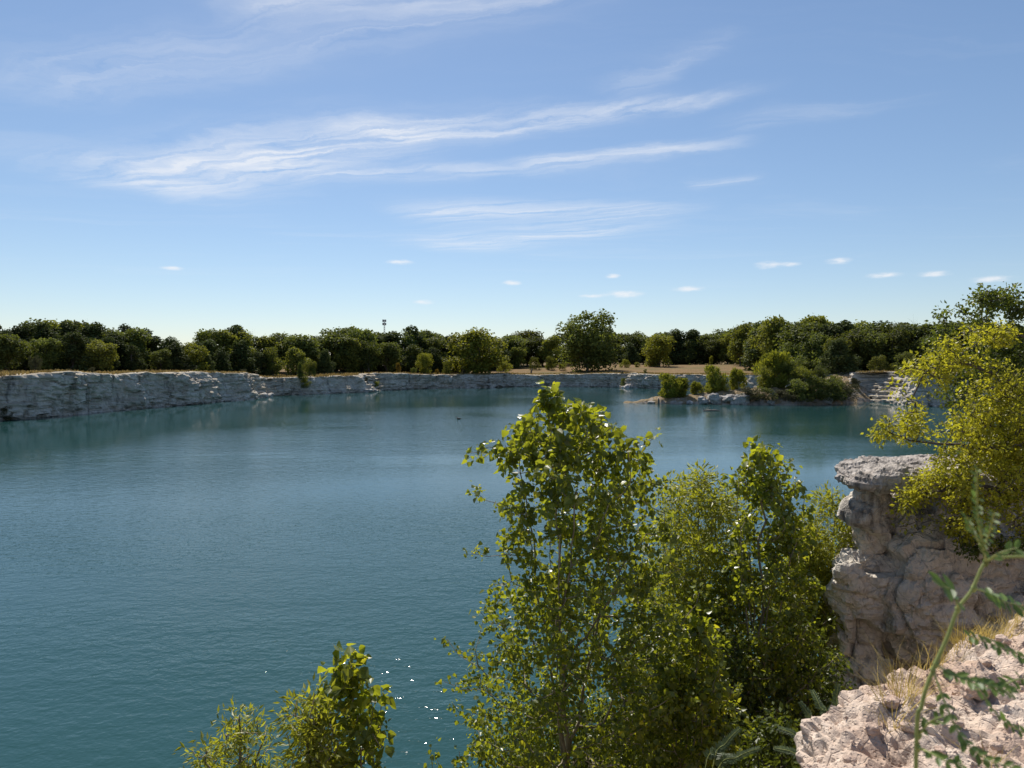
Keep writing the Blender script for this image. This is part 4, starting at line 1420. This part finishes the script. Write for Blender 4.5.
# ------------------------------------------------------------------ near trees, grown leaf by leaf
def grow(seed, base, table, natt, leaders=0, trunk_r=0.05, top=None, gap=-0.2, gapf=1.3, blobs=None, lean=0.25, sag=0.0, trunk_pts=None):
    """skeleton that reaches points spread through the crown; returns nodes, parents, radii, tip indices"""
    rng = np.random.default_rng(seed)
    pts = []
    if blobs is None:
        tz = np.array([t[0] for t in table])
        tcx, tcy, tr = (np.array([t[i] for t in table]) for i in (1, 2, 3))
        o = np.argsort(tz)
        tz, tcx, tcy, tr = tz[o], tcx[o], tcy[o], tr[o]
        zz = np.linspace(tz[0], tz[-1], 200)
        w = np.interp(zz, tz, tr) ** 1.6 + 0.03
        while len(pts) < natt:
            z = rng.choice(zz, p=w / w.sum()) + rng.normal() * 0.04
            r = np.interp(z, tz, tr)
            a = rng.random() * 6.28
            rr = r * rng.random() ** 0.45 * (1 + 0.16 * rng.normal())
            p = np.array([np.interp(z, tz, tcx) + math.cos(a) * rr, np.interp(z, tz, tcy) + math.sin(a) * rr, z])
            if perlin(p[None] * (gapf, gapf, gapf * 0.5) + seed)[0] > gap:
                pts.append(p)
    else:
        B = np.array([bq[:6] for bq in blobs])
        w = B[:, 3] * B[:, 5]
        while len(pts) < natt:
            k = rng.choice(len(B), p=w / w.sum())
            u = rand_unit(1, rng)[0] * rng.random() ** 0.4
            p = B[k, :3] + u * B[k, 3:6]
            if perlin(p[None] * gapf + seed)[0] > gap:
                pts.append(p)
    if top is not None:
        for f in np.linspace(0.93, 1.0, 5):
            pts.append(np.array(base) * (1 - f) + np.array(top) * f + rng.normal(size=3) * 0.05 * (1.6 - f))
    natt = len(pts)
    pts = np.array(pts)
    nodes, par = [np.array(base, float)], [-1]
    if trunk_pts is None:
        tz0, tz1 = base[2], top[2]
        n = max(4, int((tz1 - tz0) / 0.25))
        for k in range(1, n + 1):
            f = k / n
            p = np.array(base) * (1 - f) + np.array(top) * f + np.array([rng.normal() * 0.025, rng.normal() * 0.025, 0])
            nodes.append(p)
            par.append(len(nodes) - 2)
        ntr = len(nodes)
        for q in range(leaders):
            s = int(ntr * (0.12 + 0.42 * rng.random()))
            a = q * 6.28 / leaders + rng.random()
            zt = tz0 + (tz1 - tz0) * (0.62 + 0.34 * rng.random())
            r = np.interp(zt - 0.1, tz, tr) * (0.5 + 0.35 * rng.random())
            tgt = np.array([np.interp(zt, tz, tcx) + math.cos(a) * r, np.interp(zt, tz, tcy) + math.sin(a) * r, zt])
            st, pi = nodes[s], s
            m = max(3, int(np.linalg.norm(tgt - st) / 0.25))
            for k in range(1, m + 1):
                f = k / m
                hf = f ** 0.7
                p = np.array([st[0] + (tgt[0] - st[0]) * hf, st[1] + (tgt[1] - st[1]) * hf, st[2] + (tgt[2] - st[2]) * f]) + rng.normal(size=3) * 0.02
                nodes.append(p)
                par.append(pi)
                pi = len(nodes) - 1
    else:
        for chain in trunk_pts:
            pi = chain[0]
            for p in chain[1]:
                p = np.array(p, float)
                st = nodes[pi]
                m = max(1, int(np.linalg.norm(p - st) / 0.25))
                for k in range(1, m + 1):
                    nodes.append(st + (p - st) * k / m + rng.normal(size=3) * 0.015)
                    par.append(pi)
                    pi = len(nodes) - 1
    N = np.zeros((len(nodes) + 2 * natt, 3))
    N[:len(nodes)] = nodes
    cnt = len(nodes)
    d0 = np.array([np.linalg.norm(N[:cnt] - p, axis=1).min() for p in pts])
    tips = []
    for i in np.argsort(d0):
        p = pts[i]
        v = p - N[:cnt]
        dist = np.linalg.norm(v, axis=1)
        cost = dist + 1.1 * np.maximum(0, N[:cnt, 2] - p[2] + lean * dist)
        k = int(np.argmin(cost))
        mid = N[k] * 0.45 + p * 0.55 + rng.normal(size=3) * 0.03 * dist[k] + np.array([0, 0, -0.10 + sag]) * dist[k]
        N[cnt] = mid
        N[cnt + 1] = p
        par += [k, cnt]
        tips.append(cnt + 1)
        cnt += 2
    N = N[:cnt]
    par = np.array(par)
    wgt = np.ones(cnt) * 0.6
    for i in range(cnt - 1, 0, -1):
        wgt[par[i]] += wgt[i]
    rad = 0.0022 + trunk_r * (wgt / wgt[0]) ** 0.52
    return N, par, rad, np.array(tips)


def branch_mesh(name, N, par, rad, sides=5):
    i = np.arange(1, len(N))
    segs = np.concatenate([N[par[i]], np.minimum(rad[par[i]], rad[i] * 1.35)[:, None], N[i], rad[i][:, None]], 1)
    V, F = tubes(segs, sides)
    return mesh_np(name, V, F, smooth_shade=True)


def leaf_sites(N, par, tips, per, seed, spread=0.07, back=0.9):
    rng = np.random.default_rng(seed)
    t = np.repeat(tips, per)
    k = len(t)
    a, bmid = N[t], N[par[t]]
    f = rng.random(k) ** 0.8 * back
    f = np.where(rng.random(k) < 0.15, -0.12 * rng.random(k), f)
    base = a + (bmid - a) * f[:, None]
    off = rand_unit(k, rng)
    pos = base + off * (spread * (0.35 + 0.9 * rng.random(k)))[:, None]
    return pos, off, rng


LEAF1 = mesh_np('poplar_leaf', *[a for a in (LEAF_POPLAR[0] * 1.0, LEAF_POPLAR[1])])
LEAF1.materials.append(LF_POPLAR1)


def to_quat(tip, nrm):
    tip = Vector(tip).normalized()
    X = tip.cross(Vector(nrm)).normalized()
    Nn = X.cross(tip)
    return Matrix((X, tip, Nn)).transposed().to_quaternion()


def near_tree(name, label, cat, base, seed, leafkind, per, size, mat, bark, natt, nsingle=0, group=None, droop=0.5, **kw):
    t = thing(name, label, cat, base, 0, group)
    N, par, rad, tips = grow(seed, base, natt=natt, **kw)
    br = branch_mesh('trunk', N - np.array(base), par, rad)
    link('trunk', br, bark, t)
    pos, off, rng = leaf_sites(N, par, tips, per, seed + 1, spread=size[1] * (1.05 if leafkind is LEAF_POPLAR else 1.4))
    k = len(pos)
    tip = off * 0.8 + rand_unit(k, rng) * 0.55 + np.array([0, 0, -droop])
    nr = rand_unit(k, rng) + np.array([0, 0.0, 0.35])
    sz = size[0] * 0.7 + (size[1] * 1.08 - size[0] * 0.7) * rng.random(k) ** 1.2
    zq = (pos[:, 2] - pos[:, 2].min()) / np.ptp(pos[:, 2])
    if leafkind is LEAF_POPLAR:
        sz = sz * (0.70 + 0.34 * smooth(zq, 0.35, 1.0))
    rnd = np.clip(rng.random(k), 0, 1)
    sel = np.zeros(k, bool)
    if nsingle:
        sel[np.argsort(-(pos[:, 2] + 0.12 * rng.random(k)))[:nsingle]] = True
    V, F, r = leaves(pos[~sel] - np.array(base), tip[~sel], nr[~sel], sz[~sel], leafkind, rnd[~sel])
    link('crown', mesh_np('crown', V, F, r), mat, t, kind='stuff')
    for i in np.where(sel)[0]:
        o = link('leaf', LEAF1, None, t)
        o.location = Vector(pos[i]) - Vector(base)
        o.rotation_mode = 'QUATERNION'
        o.rotation_quaternion = to_quat(tip[i], nr[i])
        s = float(sz[i]) * 1.12
        o.scale = (s, s, s)
    return t


def ptable(rows, d):
    """rows of (py, centre px, half width px) -> crown table at that distance"""
    out = []
    for py, cx, hw in rows:
        c = at(cx, py, d)
        out.append((c.z, c.x, c.y, hw * d / FPX))
    return out


def root(px, d):
    x = px_dir(px, 600).x * d
    return (x, d, float(bank_z(x, d)[0]) - 0.12)


# the tall poplar in front
D_A = 8.0
near_tree('poplar_tree', 'tall young poplar with rounded leaves rising in front of the open lake', 'tree', root(572, D_A), 5, LEAF_POPLAR, 23, (0.046, 0.090), LF_POPLAR, M_BARK_P, 1300, nsingle=260,
          table=ptable([(376, 549, 4), (390, 549, 12), (412, 556, 44), (440, 572, 78), (480, 576, 86), (520, 582, 84), (560, 588, 88), (600, 592, 98), (640, 584, 128), (700, 586, 140), (768, 590, 148), (830, 592, 130), (860, 594, 60)], D_A),
          leaders=7, trunk_r=0.055, top=at(549, 386, D_A), gap=-0.26, gapf=2.0)
# its lower neighbour at the right
near_tree('poplar_sapling', 'bushy yellow-green poplar sapling at the foot of the tall poplar', 'tree', root(690, 7.2), 8, LEAF_POPLAR, 20, (0.04, 0.08), LF_POPLAR, M_BARK_P, 360, nsingle=60,
          table=ptable([(625, 700, 10), (650, 700, 26), (700, 694, 42), (768, 690, 56), (830, 690, 60), (900, 690, 30)], 7.2), leaders=4, trunk_r=0.03, top=at(700, 628, 7.2), gap=-0.3)
# second poplar, behind and to the right
D_B = 9.6
near_tree('poplar_tree', 'dark green poplar growing between the yellow willows', 'tree', root(762, D_B), 12, LEAF_POPLAR, 22, (0.045, 0.088), LF_POPLAR, M_BARK_P, 760, nsingle=140,
          table=ptable([(450, 765, 14), (460, 765, 32), (500, 766, 38), (540, 763, 44), (590, 758, 54), (640, 752, 66), (700, 752, 76), (760, 752, 80), (810, 756, 60)], D_B),
          leaders=6, trunk_r=0.055, top=at(764, 464, D_B), gap=-0.38, gapf=1.6)
# third poplar, low at the left
near_tree('poplar_sapling', 'small poplar top rising alone from below beside a feathery willow', 'tree', root(345, 7.0), 17, LEAF_POPLAR, 13, (0.06, 0.115), LF_POPLAR, M_BARK_P, 150, nsingle=150,
          table=ptable([(661, 352, 6), (675, 352, 24), (700, 352, 44), (730, 348, 48), (768, 345, 42), (830, 345, 50), (900, 345, 20)], 7.0), leaders=4, trunk_r=0.03, top=at(352, 664, 7.0), gap=-0.16, gapf=2.4)
# willows
for nm, lab, px, d, seed, rows, natt, per, mt in [
        ('willow_tree', 'yellow-green willow between the two poplars', 698, 10.8, 23, [(474, 700, 14), (485, 700, 40), (520, 700, 52), (570, 700, 58), (640, 700, 62), (720, 700, 60), (760, 700, 40)], 900, 40, LF_WILLOW),
        ('willow_tree', 'yellow-green willow tucked behind the limestone outcrop', 822, 11.9, 29, [(494, 834, 10), (508, 828, 28), (545, 822, 40), (600, 815, 46), (680, 812, 50), (735, 812, 36)], 950, 40, LF_WILLOW),
        ('willow_shrub', 'feathery grey-yellow willow top at the lower left', 235, 7.6, 31, [(716, 238, 8), (730, 236, 34), (750, 236, 46), (800, 240, 50), (860, 240, 20)], 95, 20, LF_WILLOW),
        ('willow_shrub', 'yellow willow shrub in front of the small poplar top', 305, 6.6, 37, [(692, 312, 6), (710, 308, 22), (740, 305, 36), (800, 305, 42), (900, 305, 20)], 170, 26, LF_WILLOW)]:
    near_tree(nm, lab, 'tree' if nm == 'willow_tree' else 'shrub', root(px, d), seed, LEAF_SLIM, per, (0.06, 0.115), mt, M_BARK_P, natt, droop=0.1,
              table=ptable(rows, d), leaders=7, trunk_r=0.035, top=at(rows[0][1], rows[0][0] + 2, d), gap=-0.42, gapf=1.8)
# undergrowth in the shade of the bank
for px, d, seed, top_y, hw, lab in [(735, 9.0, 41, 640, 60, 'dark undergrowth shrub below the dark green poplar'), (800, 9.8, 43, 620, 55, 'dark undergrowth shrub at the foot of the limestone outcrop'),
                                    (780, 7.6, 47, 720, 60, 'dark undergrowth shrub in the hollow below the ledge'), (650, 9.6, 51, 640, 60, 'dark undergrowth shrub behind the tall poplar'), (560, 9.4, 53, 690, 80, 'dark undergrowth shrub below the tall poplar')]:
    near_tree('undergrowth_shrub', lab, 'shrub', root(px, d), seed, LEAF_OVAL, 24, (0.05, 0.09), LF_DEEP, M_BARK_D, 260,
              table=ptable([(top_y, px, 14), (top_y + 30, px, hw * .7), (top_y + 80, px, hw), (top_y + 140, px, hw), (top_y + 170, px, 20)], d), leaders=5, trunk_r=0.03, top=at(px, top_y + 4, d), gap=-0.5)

# ------------------------------------------------------------------ trees leaning over the outcrop at the right
def pblob(px, py, d, wx, wy, wd):
    c = at(px, py, d)
    return (c.x, c.y, c.z, wx * d / FPX, wd, wy * d / FPX)


ebase = at(1082, 470, 11.3)
ebase = (ebase.x, ebase.y, 4.45)
EB = [pblob(*q) for q in [(975, 425, 10.2, 48, 30, .7), (1010, 400, 10.4, 40, 50, .7), (930, 372, 10.3, 22, 22, .4), (911, 395, 10.1, 9, 34, .2), (893, 430, 10.0, 20, 13, .35), (932, 425, 10.0, 28, 20, .4),
                          (950, 480, 10.1, 40, 32, .5), (1000, 480, 10.2, 40, 50, .6), (1020, 450, 10.4, 40, 60, .7), (905, 500, 10.2, 16, 12, .25), (980, 520, 10.0, 38, 22, .4), (958, 350, 10.4, 26, 20, .4), (1015, 540, 10.2, 26, 18, .4),
                          (888, 524, 10.2, 10, 6, .15), (925, 505, 10.2, 22, 18, .3), (990, 335, 10.6, 26, 12, .3), (897, 389, 10.1, 6, 6, .1)]]
ec = [(0, [at(1062, 455, 11.0), at(1030, 445, 10.5), at(990, 447, 10.3), at(945, 445, 10.1), at(915, 440, 10.0)]),
      (4, [at(1040, 400, 10.6), at(1000, 375, 10.4), at(960, 360, 10.3), at(925, 372, 10.2), at(910, 400, 10.1)]),
      (4, [at(1050, 480, 10.6), at(1010, 490, 10.3), at(965, 485, 10.1), at(940, 490, 10.1)]),
      (2, [at(1060, 400, 10.8), at(1025, 340, 10.6), at(995, 325, 10.6)])]
near_tree('elm_tree', 'small elm with bright yellow-green leaves drooping over the limestone outcrop', 'tree', ebase, 61, LEAF_OVAL, 22, (0.042, 0.075), LF_YELLOW, M_BARK_E, 860,
          table=None, blobs=EB, trunk_pts=ec, trunk_r=0.07, gap=-0.06, gapf=2.4, lean=0.0, droop=0.3)
dbase = at(1075, 465, 12.4)
dbase = (dbase.x, dbase.y, 4.45)
DB = [pblob(*q) for q in [(1000, 300, 11.6, 30, 10, .4), (965, 318, 11.6, 24, 20, .4), (950, 345, 11.6, 24, 20, .4), (1000, 345, 11.8, 40, 26, .6), (1020, 380, 11.8, 40, 40, .6), (975, 385, 11.6, 36, 32, .5), (985, 295, 11.5, 16, 8, .3),
                          (1000, 440, 11.9, 50, 40, .6), (1018, 305, 11.7, 14, 18, .3)]]
dc = [(0, [at(1065, 420, 12.2), at(1050, 360, 12.0), at(1020, 340, 11.8), at(985, 320, 11.6), at(955, 340, 11.6)]),
      (5, [at(1030, 315, 11.8), at(1010, 300, 11.7), at(985, 294, 11.6)]),
      (3, [at(1040, 400, 12.0), at(1000, 390, 11.8), at(970, 385, 11.7)])]
near_tree('vine_clad_tree', 'dark green tree behind the yellow elm, its top arching against the sky', 'tree', dbase, 67, LEAF_OVAL, 24, (0.045, 0.085), LF_DEEP, M_BARK_E, 560,
          table=None, blobs=DB, trunk_pts=dc, trunk_r=0.06, gap=-0.22, gapf=2.0, lean=0.0, droop=0.4)
near_tree('rock_shrub', 'small dark shrub rooted in the cleft of the outcrop below the elm', 'shrub', tuple(at(990, 562, 10.35)), 71, LEAF_OVAL, 12, (0.04, 0.07), LF_DEEP, M_BARK_E, 60,
          table=None, blobs=[pblob(*q) for q in [(972, 545, 10.1, 22, 12, .2), (1010, 545, 10.1, 16, 12, .2)]], trunk_pts=[(0, [at(985, 553, 10.2), at(970, 545, 10.1)])], trunk_r=0.012, gap=-0.6, lean=0.0)

# ------------------------------------------------------------------ weeds and dry grass of the ledge
def tube_path(pts, r0, r1, sides=7):
    P = [Vector(p) for p in pts]
    # smooth
    Q = []
    for i in range(len(P) - 1):
        p0, p1, p2, p3 = P[max(i - 1, 0)], P[i], P[i + 1], P[min(i + 2, len(P) - 1)]
        for k in range(6):
            t = k / 6
            Q.append(0.5 * ((2 * p1) + (-p0 + p2) * t + (2 * p0 - 5 * p1 + 4 * p2 - p3) * t * t + (-p0 + 3 * p1 - 3 * p2 + p3) * t ** 3))
    Q.append(P[-1])
    n = len(Q) - 1
    segs = [(*Q[i], r0 + (r1 - r0) * i / n, *Q[i + 1], r0 + (r1 - r0) * (i + 1) / n) for i in range(n)]
    return segs, Q


LEAFLET = mesh_np('leaflet', np.array([(0, 0, 0), (.19, .22, .03), (.24, .55, .04), (.12, .85, .01), (0, 1, -.03), (-.12, .85, .01), (-.24, .55, .04), (-.19, .22, .03)], float), np.array([(0, 1, 2, 3, 4), (0, 4, 5, 6, 7)]))
LEAFLET.materials.append(LF_WEED)


def weed(name, label, base_px, stem, fronds, d, r=(0.0030, 0.0018)):
    pts = [at(px, py, dd) for px, py, dd in stem]
    bz = ledge_z(pts[0].x, pts[0].y) - 0.03
    foot = Vector((pts[0].x - 0.01, pts[0].y, bz))
    t = thing(name, label, 'weed', foot)
    segs, Q = tube_path([foot, (foot + pts[0]) / 2 + Vector((0.012, 0, 0))] + pts, *r)
    V, F = tubes([(*(Vector(s[:3]) - foot), s[3], *(Vector(s[4:7]) - foot), s[7]) for s in segs], 8)
    link('stem', mesh_np('stem', V, F, smooth_shade=True), M_STEM, t)
    for path, nl, size in fronds:
        jp = at(*path[0]) - foot
        V, F = tubes([(*(jp - Vector((0, 0, 0.006))), r[1], *jp, r[0] * 1.35), (*jp, r[0] * 1.35, *(jp + Vector((0.001, 0, 0.006))), r[1])], 8)
        link('stem_joint', mesh_np('stem_joint', V, F, smooth_shade=True), M_STEM, t)
    rr = random.Random(hash(name) % 97 if False else len(label))
    for path, nl, size in fronds:
        fp = [at(px, py, dd) for px, py, dd in path]
        segs, Q = tube_path(fp, 0.0016, 0.0007, 5)
        V, F = tubes([(*(Vector(s[:3]) - foot), s[3], *(Vector(s[4:7]) - foot), s[7]) for s in segs], 6)
        fr = link('leaf_stalk', mesh_np('leaf_stalk', V, F, smooth_shade=True), M_STEM, t)
        for k in range(nl):
            f = 0.14 + 0.86 * (k + 0.5) / nl
            i = min(int(f * (len(Q) - 1)), len(Q) - 2)
            tg = (Q[i + 1] - Q[i]).normalized()
            p = Q[i].lerp(Q[i + 1], f * (len(Q) - 1) - i)
            for sgn in (-1, 1):
                side = tg.cross(Vector((0.2, -0.55, 0.8))).normalized() * sgn
                tip = side * 0.85 + tg * 0.55 + Vector((rr.uniform(-.2, .2), rr.uniform(-.3, .3), rr.uniform(-.35, .1)))
                o = link('leaflet', LEAFLET, None, fr)
                o.location = p - foot
                o.rotation_mode = 'QUATERNION'
                o.rotation_quaternion = to_quat(tip, Vector((rr.uniform(-.5, .5), -0.5, 0.8)))
                s = size * rr.uniform(0.8, 1.15) * (1 - 0.35 * abs(f - 0.5))
                o.scale = (s, s, s)
    return t


weed('pinnate_weed', 'tall green weed with pinnate leaves in front of the outcrop', None,
     [(916, 765, .95), (922, 705, .95), (934, 668, .95), (948, 636, .95), (958, 609, .95), (972, 590, .95), (986, 562, .95), (1008, 557, .95), (1034, 557, .95)],
     [([(933, 670, .95), (946, 705, .92), (962, 738, .9), (985, 758, .88), (1015, 768, .86)], 12, 0.017),
      ([(936, 664, .95), (955, 676, .93), (985, 684, .9), (1012, 692, .88)], 11, 0.019),
      ([(958, 609, .95), (956, 598, .93), (950, 589, .92), (942, 586, .9)], 4, 0.028),
      ([(974, 588, .95), (990, 594, .97), (1006, 602, .99), (1022, 606, 1.0)], 6, 0.022),
      ([(986, 562, .95), (1000, 553, .93), (1018, 548, .92)], 4, 0.018),
      ([(986, 562, .95), (981, 535, .88), (977, 505, .82), (977, 468, .78)], 14, 0.011),
      ([(983, 548, .92), (990, 530, .86), (994, 512, .82)], 8, 0.010), ([(982, 545, .92), (972, 530, .86), (966, 516, .82)], 8, 0.010),
      ([(919, 735, .95), (930, 722, .93), (944, 716, .92)], 4, 0.014),
      ([(918, 748, .95), (928, 752, .92), (948, 762, .9), (962, 764, .9)], 6, 0.017)], .95)
weed('pinnate_weed', 'weed with drooping pinnate leaves over the pink ledge', None,
     [(1052, 760, 1.15), (1050, 700, 1.15), (1044, 660, 1.12), (1040, 640, 1.1)],
     [([(1046, 668, 1.12), (1020, 655, 1.08), (995, 645, 1.05), (968, 636, 1.02)], 10, 0.018),
      ([(1050, 705, 1.15), (1025, 680, 1.1), (1000, 686, 1.05), (975, 690, 1.02)], 9, 0.018),
      ([(1051, 740, 1.15), (1030, 735, 1.1), (1005, 722, 1.06), (985, 700, 1.04)], 9, 0.016)], 1.15)

def grass_tuft(label, px, py, n, hgt, spread, seed, lean=0.9):
    q = on_level(px, py, 4.85)
    z = ledge_z(q.x, q.y)
    q = on_level(px, py, z)
    rng = np.random.default_rng(seed)
    t = thing('grass_tuft', label, 'grass', (q.x, q.y, z - 0.02), 0, 'dry grass tufts on the ledge')
    V, F, R_ = [], [], []
    c = 0
    for k in range(n):
        a = rng.random() * 6.28
        b0 = np.array([math.cos(a), math.sin(a), 0]) * spread * rng.random() ** 0.6
        zb = ledge_z(q.x + b0[0], q.y + b0[1]) - z
        b0[2] = zb - 0.01
        L = hgt * (0.45 + 0.7 * rng.random())
        dirn = np.array([math.cos(a) * lean * rng.random(), math.sin(a) * lean * rng.random(), 1.0])
        bend = np.array([math.cos(a + rng.normal()), math.sin(a + rng.normal()), -0.4]) * L * 0.8 * rng.random()
        w = 0.0012 + 0.0016 * rng.random()
        sd = np.array([-math.sin(a), math.cos(a), 0]) * w
        for s in range(5):
            f = s / 4
            p = b0 + dirn * L * f + bend * f * f
            ww = sd * (1 - f * 0.85)
            V += [p - ww, p + ww]
        for s in range(4):
            F.append((c + 2 * s, c + 2 * s + 1, c + 2 * s + 3, c + 2 * s + 2))
            R_.append(rng.random())
        c += 10
    link('blades', mesh_np('blades', np.array(V), np.array(F), np.array(R_)), LF_STRAW, t, kind='stuff')


for i, (px, py, n, hg, sp, lab) in enumerate([
        (988, 630, 320, .17, .17, 'dense yellow grass tuft on the brow of the pink ledge'), (966, 642, 260, .16, .15, 'yellow grass tuft beside the dense tuft on the ledge brow'),
        (925, 664, 110, .22, .16, 'sparse dry grass stalks at the brink of the ledge'), (905, 690, 90, .22, .12, 'sparse dry grass stalks at the brink of the ledge'),
        (893, 712, 70, .18, .10, 'sparse dry grass stalks at the brink of the ledge'), (1012, 618, 160, .16, .14, 'short yellow grass at the right end of the ledge brow'), (990, 762, 30, .10, .08, 'thin grass stalks in the sand of the ledge')]):
    grass_tuft(lab, px, py, n, hg, sp, 90 + i)


def feather_shrub(label, root_p, fronds, seed):
    rng = np.random.default_rng(seed)
    t = thing('feathery_shrub', label, 'shrub', root_p, 0, 'feathery shrubs below the ledge')
    segs, P, TI, NO, SZ_ = [], [], [], [], []
    rp = Vector(root_p)
    for (px, py, d), (px2, py2, d2) in fronds:
        a, c = at(px, py, d), at(px2, py2, d2)
        mid = (a + c) / 2 + Vector((0, 0, 0.05))
        s1, Q = tube_path([rp, a, mid, c], 0.004, 0.001, 5)
        segs += [(*(Vector(s[:3]) - rp), s[3], *(Vector(s[4:7]) - rp), s[7]) for s in s1]
        n0 = int(len(Q) * 0.42)
        for k in range(46):
            f = n0 + (len(Q) - 1 - n0) * k / 46
            i = int(f)
            p = Q[i].lerp(Q[i + 1], f - i)
            tg = (Q[i + 1] - Q[i]).normalized()
            for sg in (-1, 1):
                side = tg.cross(Vector((0, -.6, .8))).normalized() * sg
                P.append(p - rp)
                TI.append(side + tg * 0.6)
                NO.append((0, -.5, .8))
                SZ_.append(0.045 * (1.1 - 0.7 * k / 46) * (0.8 + 0.4 * rng.random()))
    V, F = tubes(segs, 5)
    link('stem', mesh_np('stem', V, F), M_STEM, t)
    V, F, r = leaves(np.array([tuple(p) for p in P]), np.array([tuple(p) for p in TI]), np.array(NO, float), np.array(SZ_), LEAF_SLIM, rng.random(len(P)))
    link('foliage', mesh_np('foliage', V, F, r), LF_FEATHER, t, kind='stuff')


feather_shrub('feathery grey-green shrub growing from the cliff below the ledge', (1.55, 3.9, 2.9), [((815, 760, 4.4), (778, 728, 4.5)), ((820, 750, 4.4), (800, 702, 4.5)), ((828, 740, 4.4), (812, 690, 4.6)), ((815, 775, 4.3), (775, 748, 4.4)), ((822, 770, 4.3), (796, 742, 4.4)), ((835, 735, 4.4), (838, 684, 4.5))], 5)
feather_shrub('feathery grey-green shrub between the poplar sapling and the ledge', (1.25, 4.6, 2.6), [((712, 772, 4.8), (740, 728, 4.9)), ((715, 780, 4.8), (760, 748, 4.9)), ((705, 770, 4.8), (738, 758, 4.9))], 6)
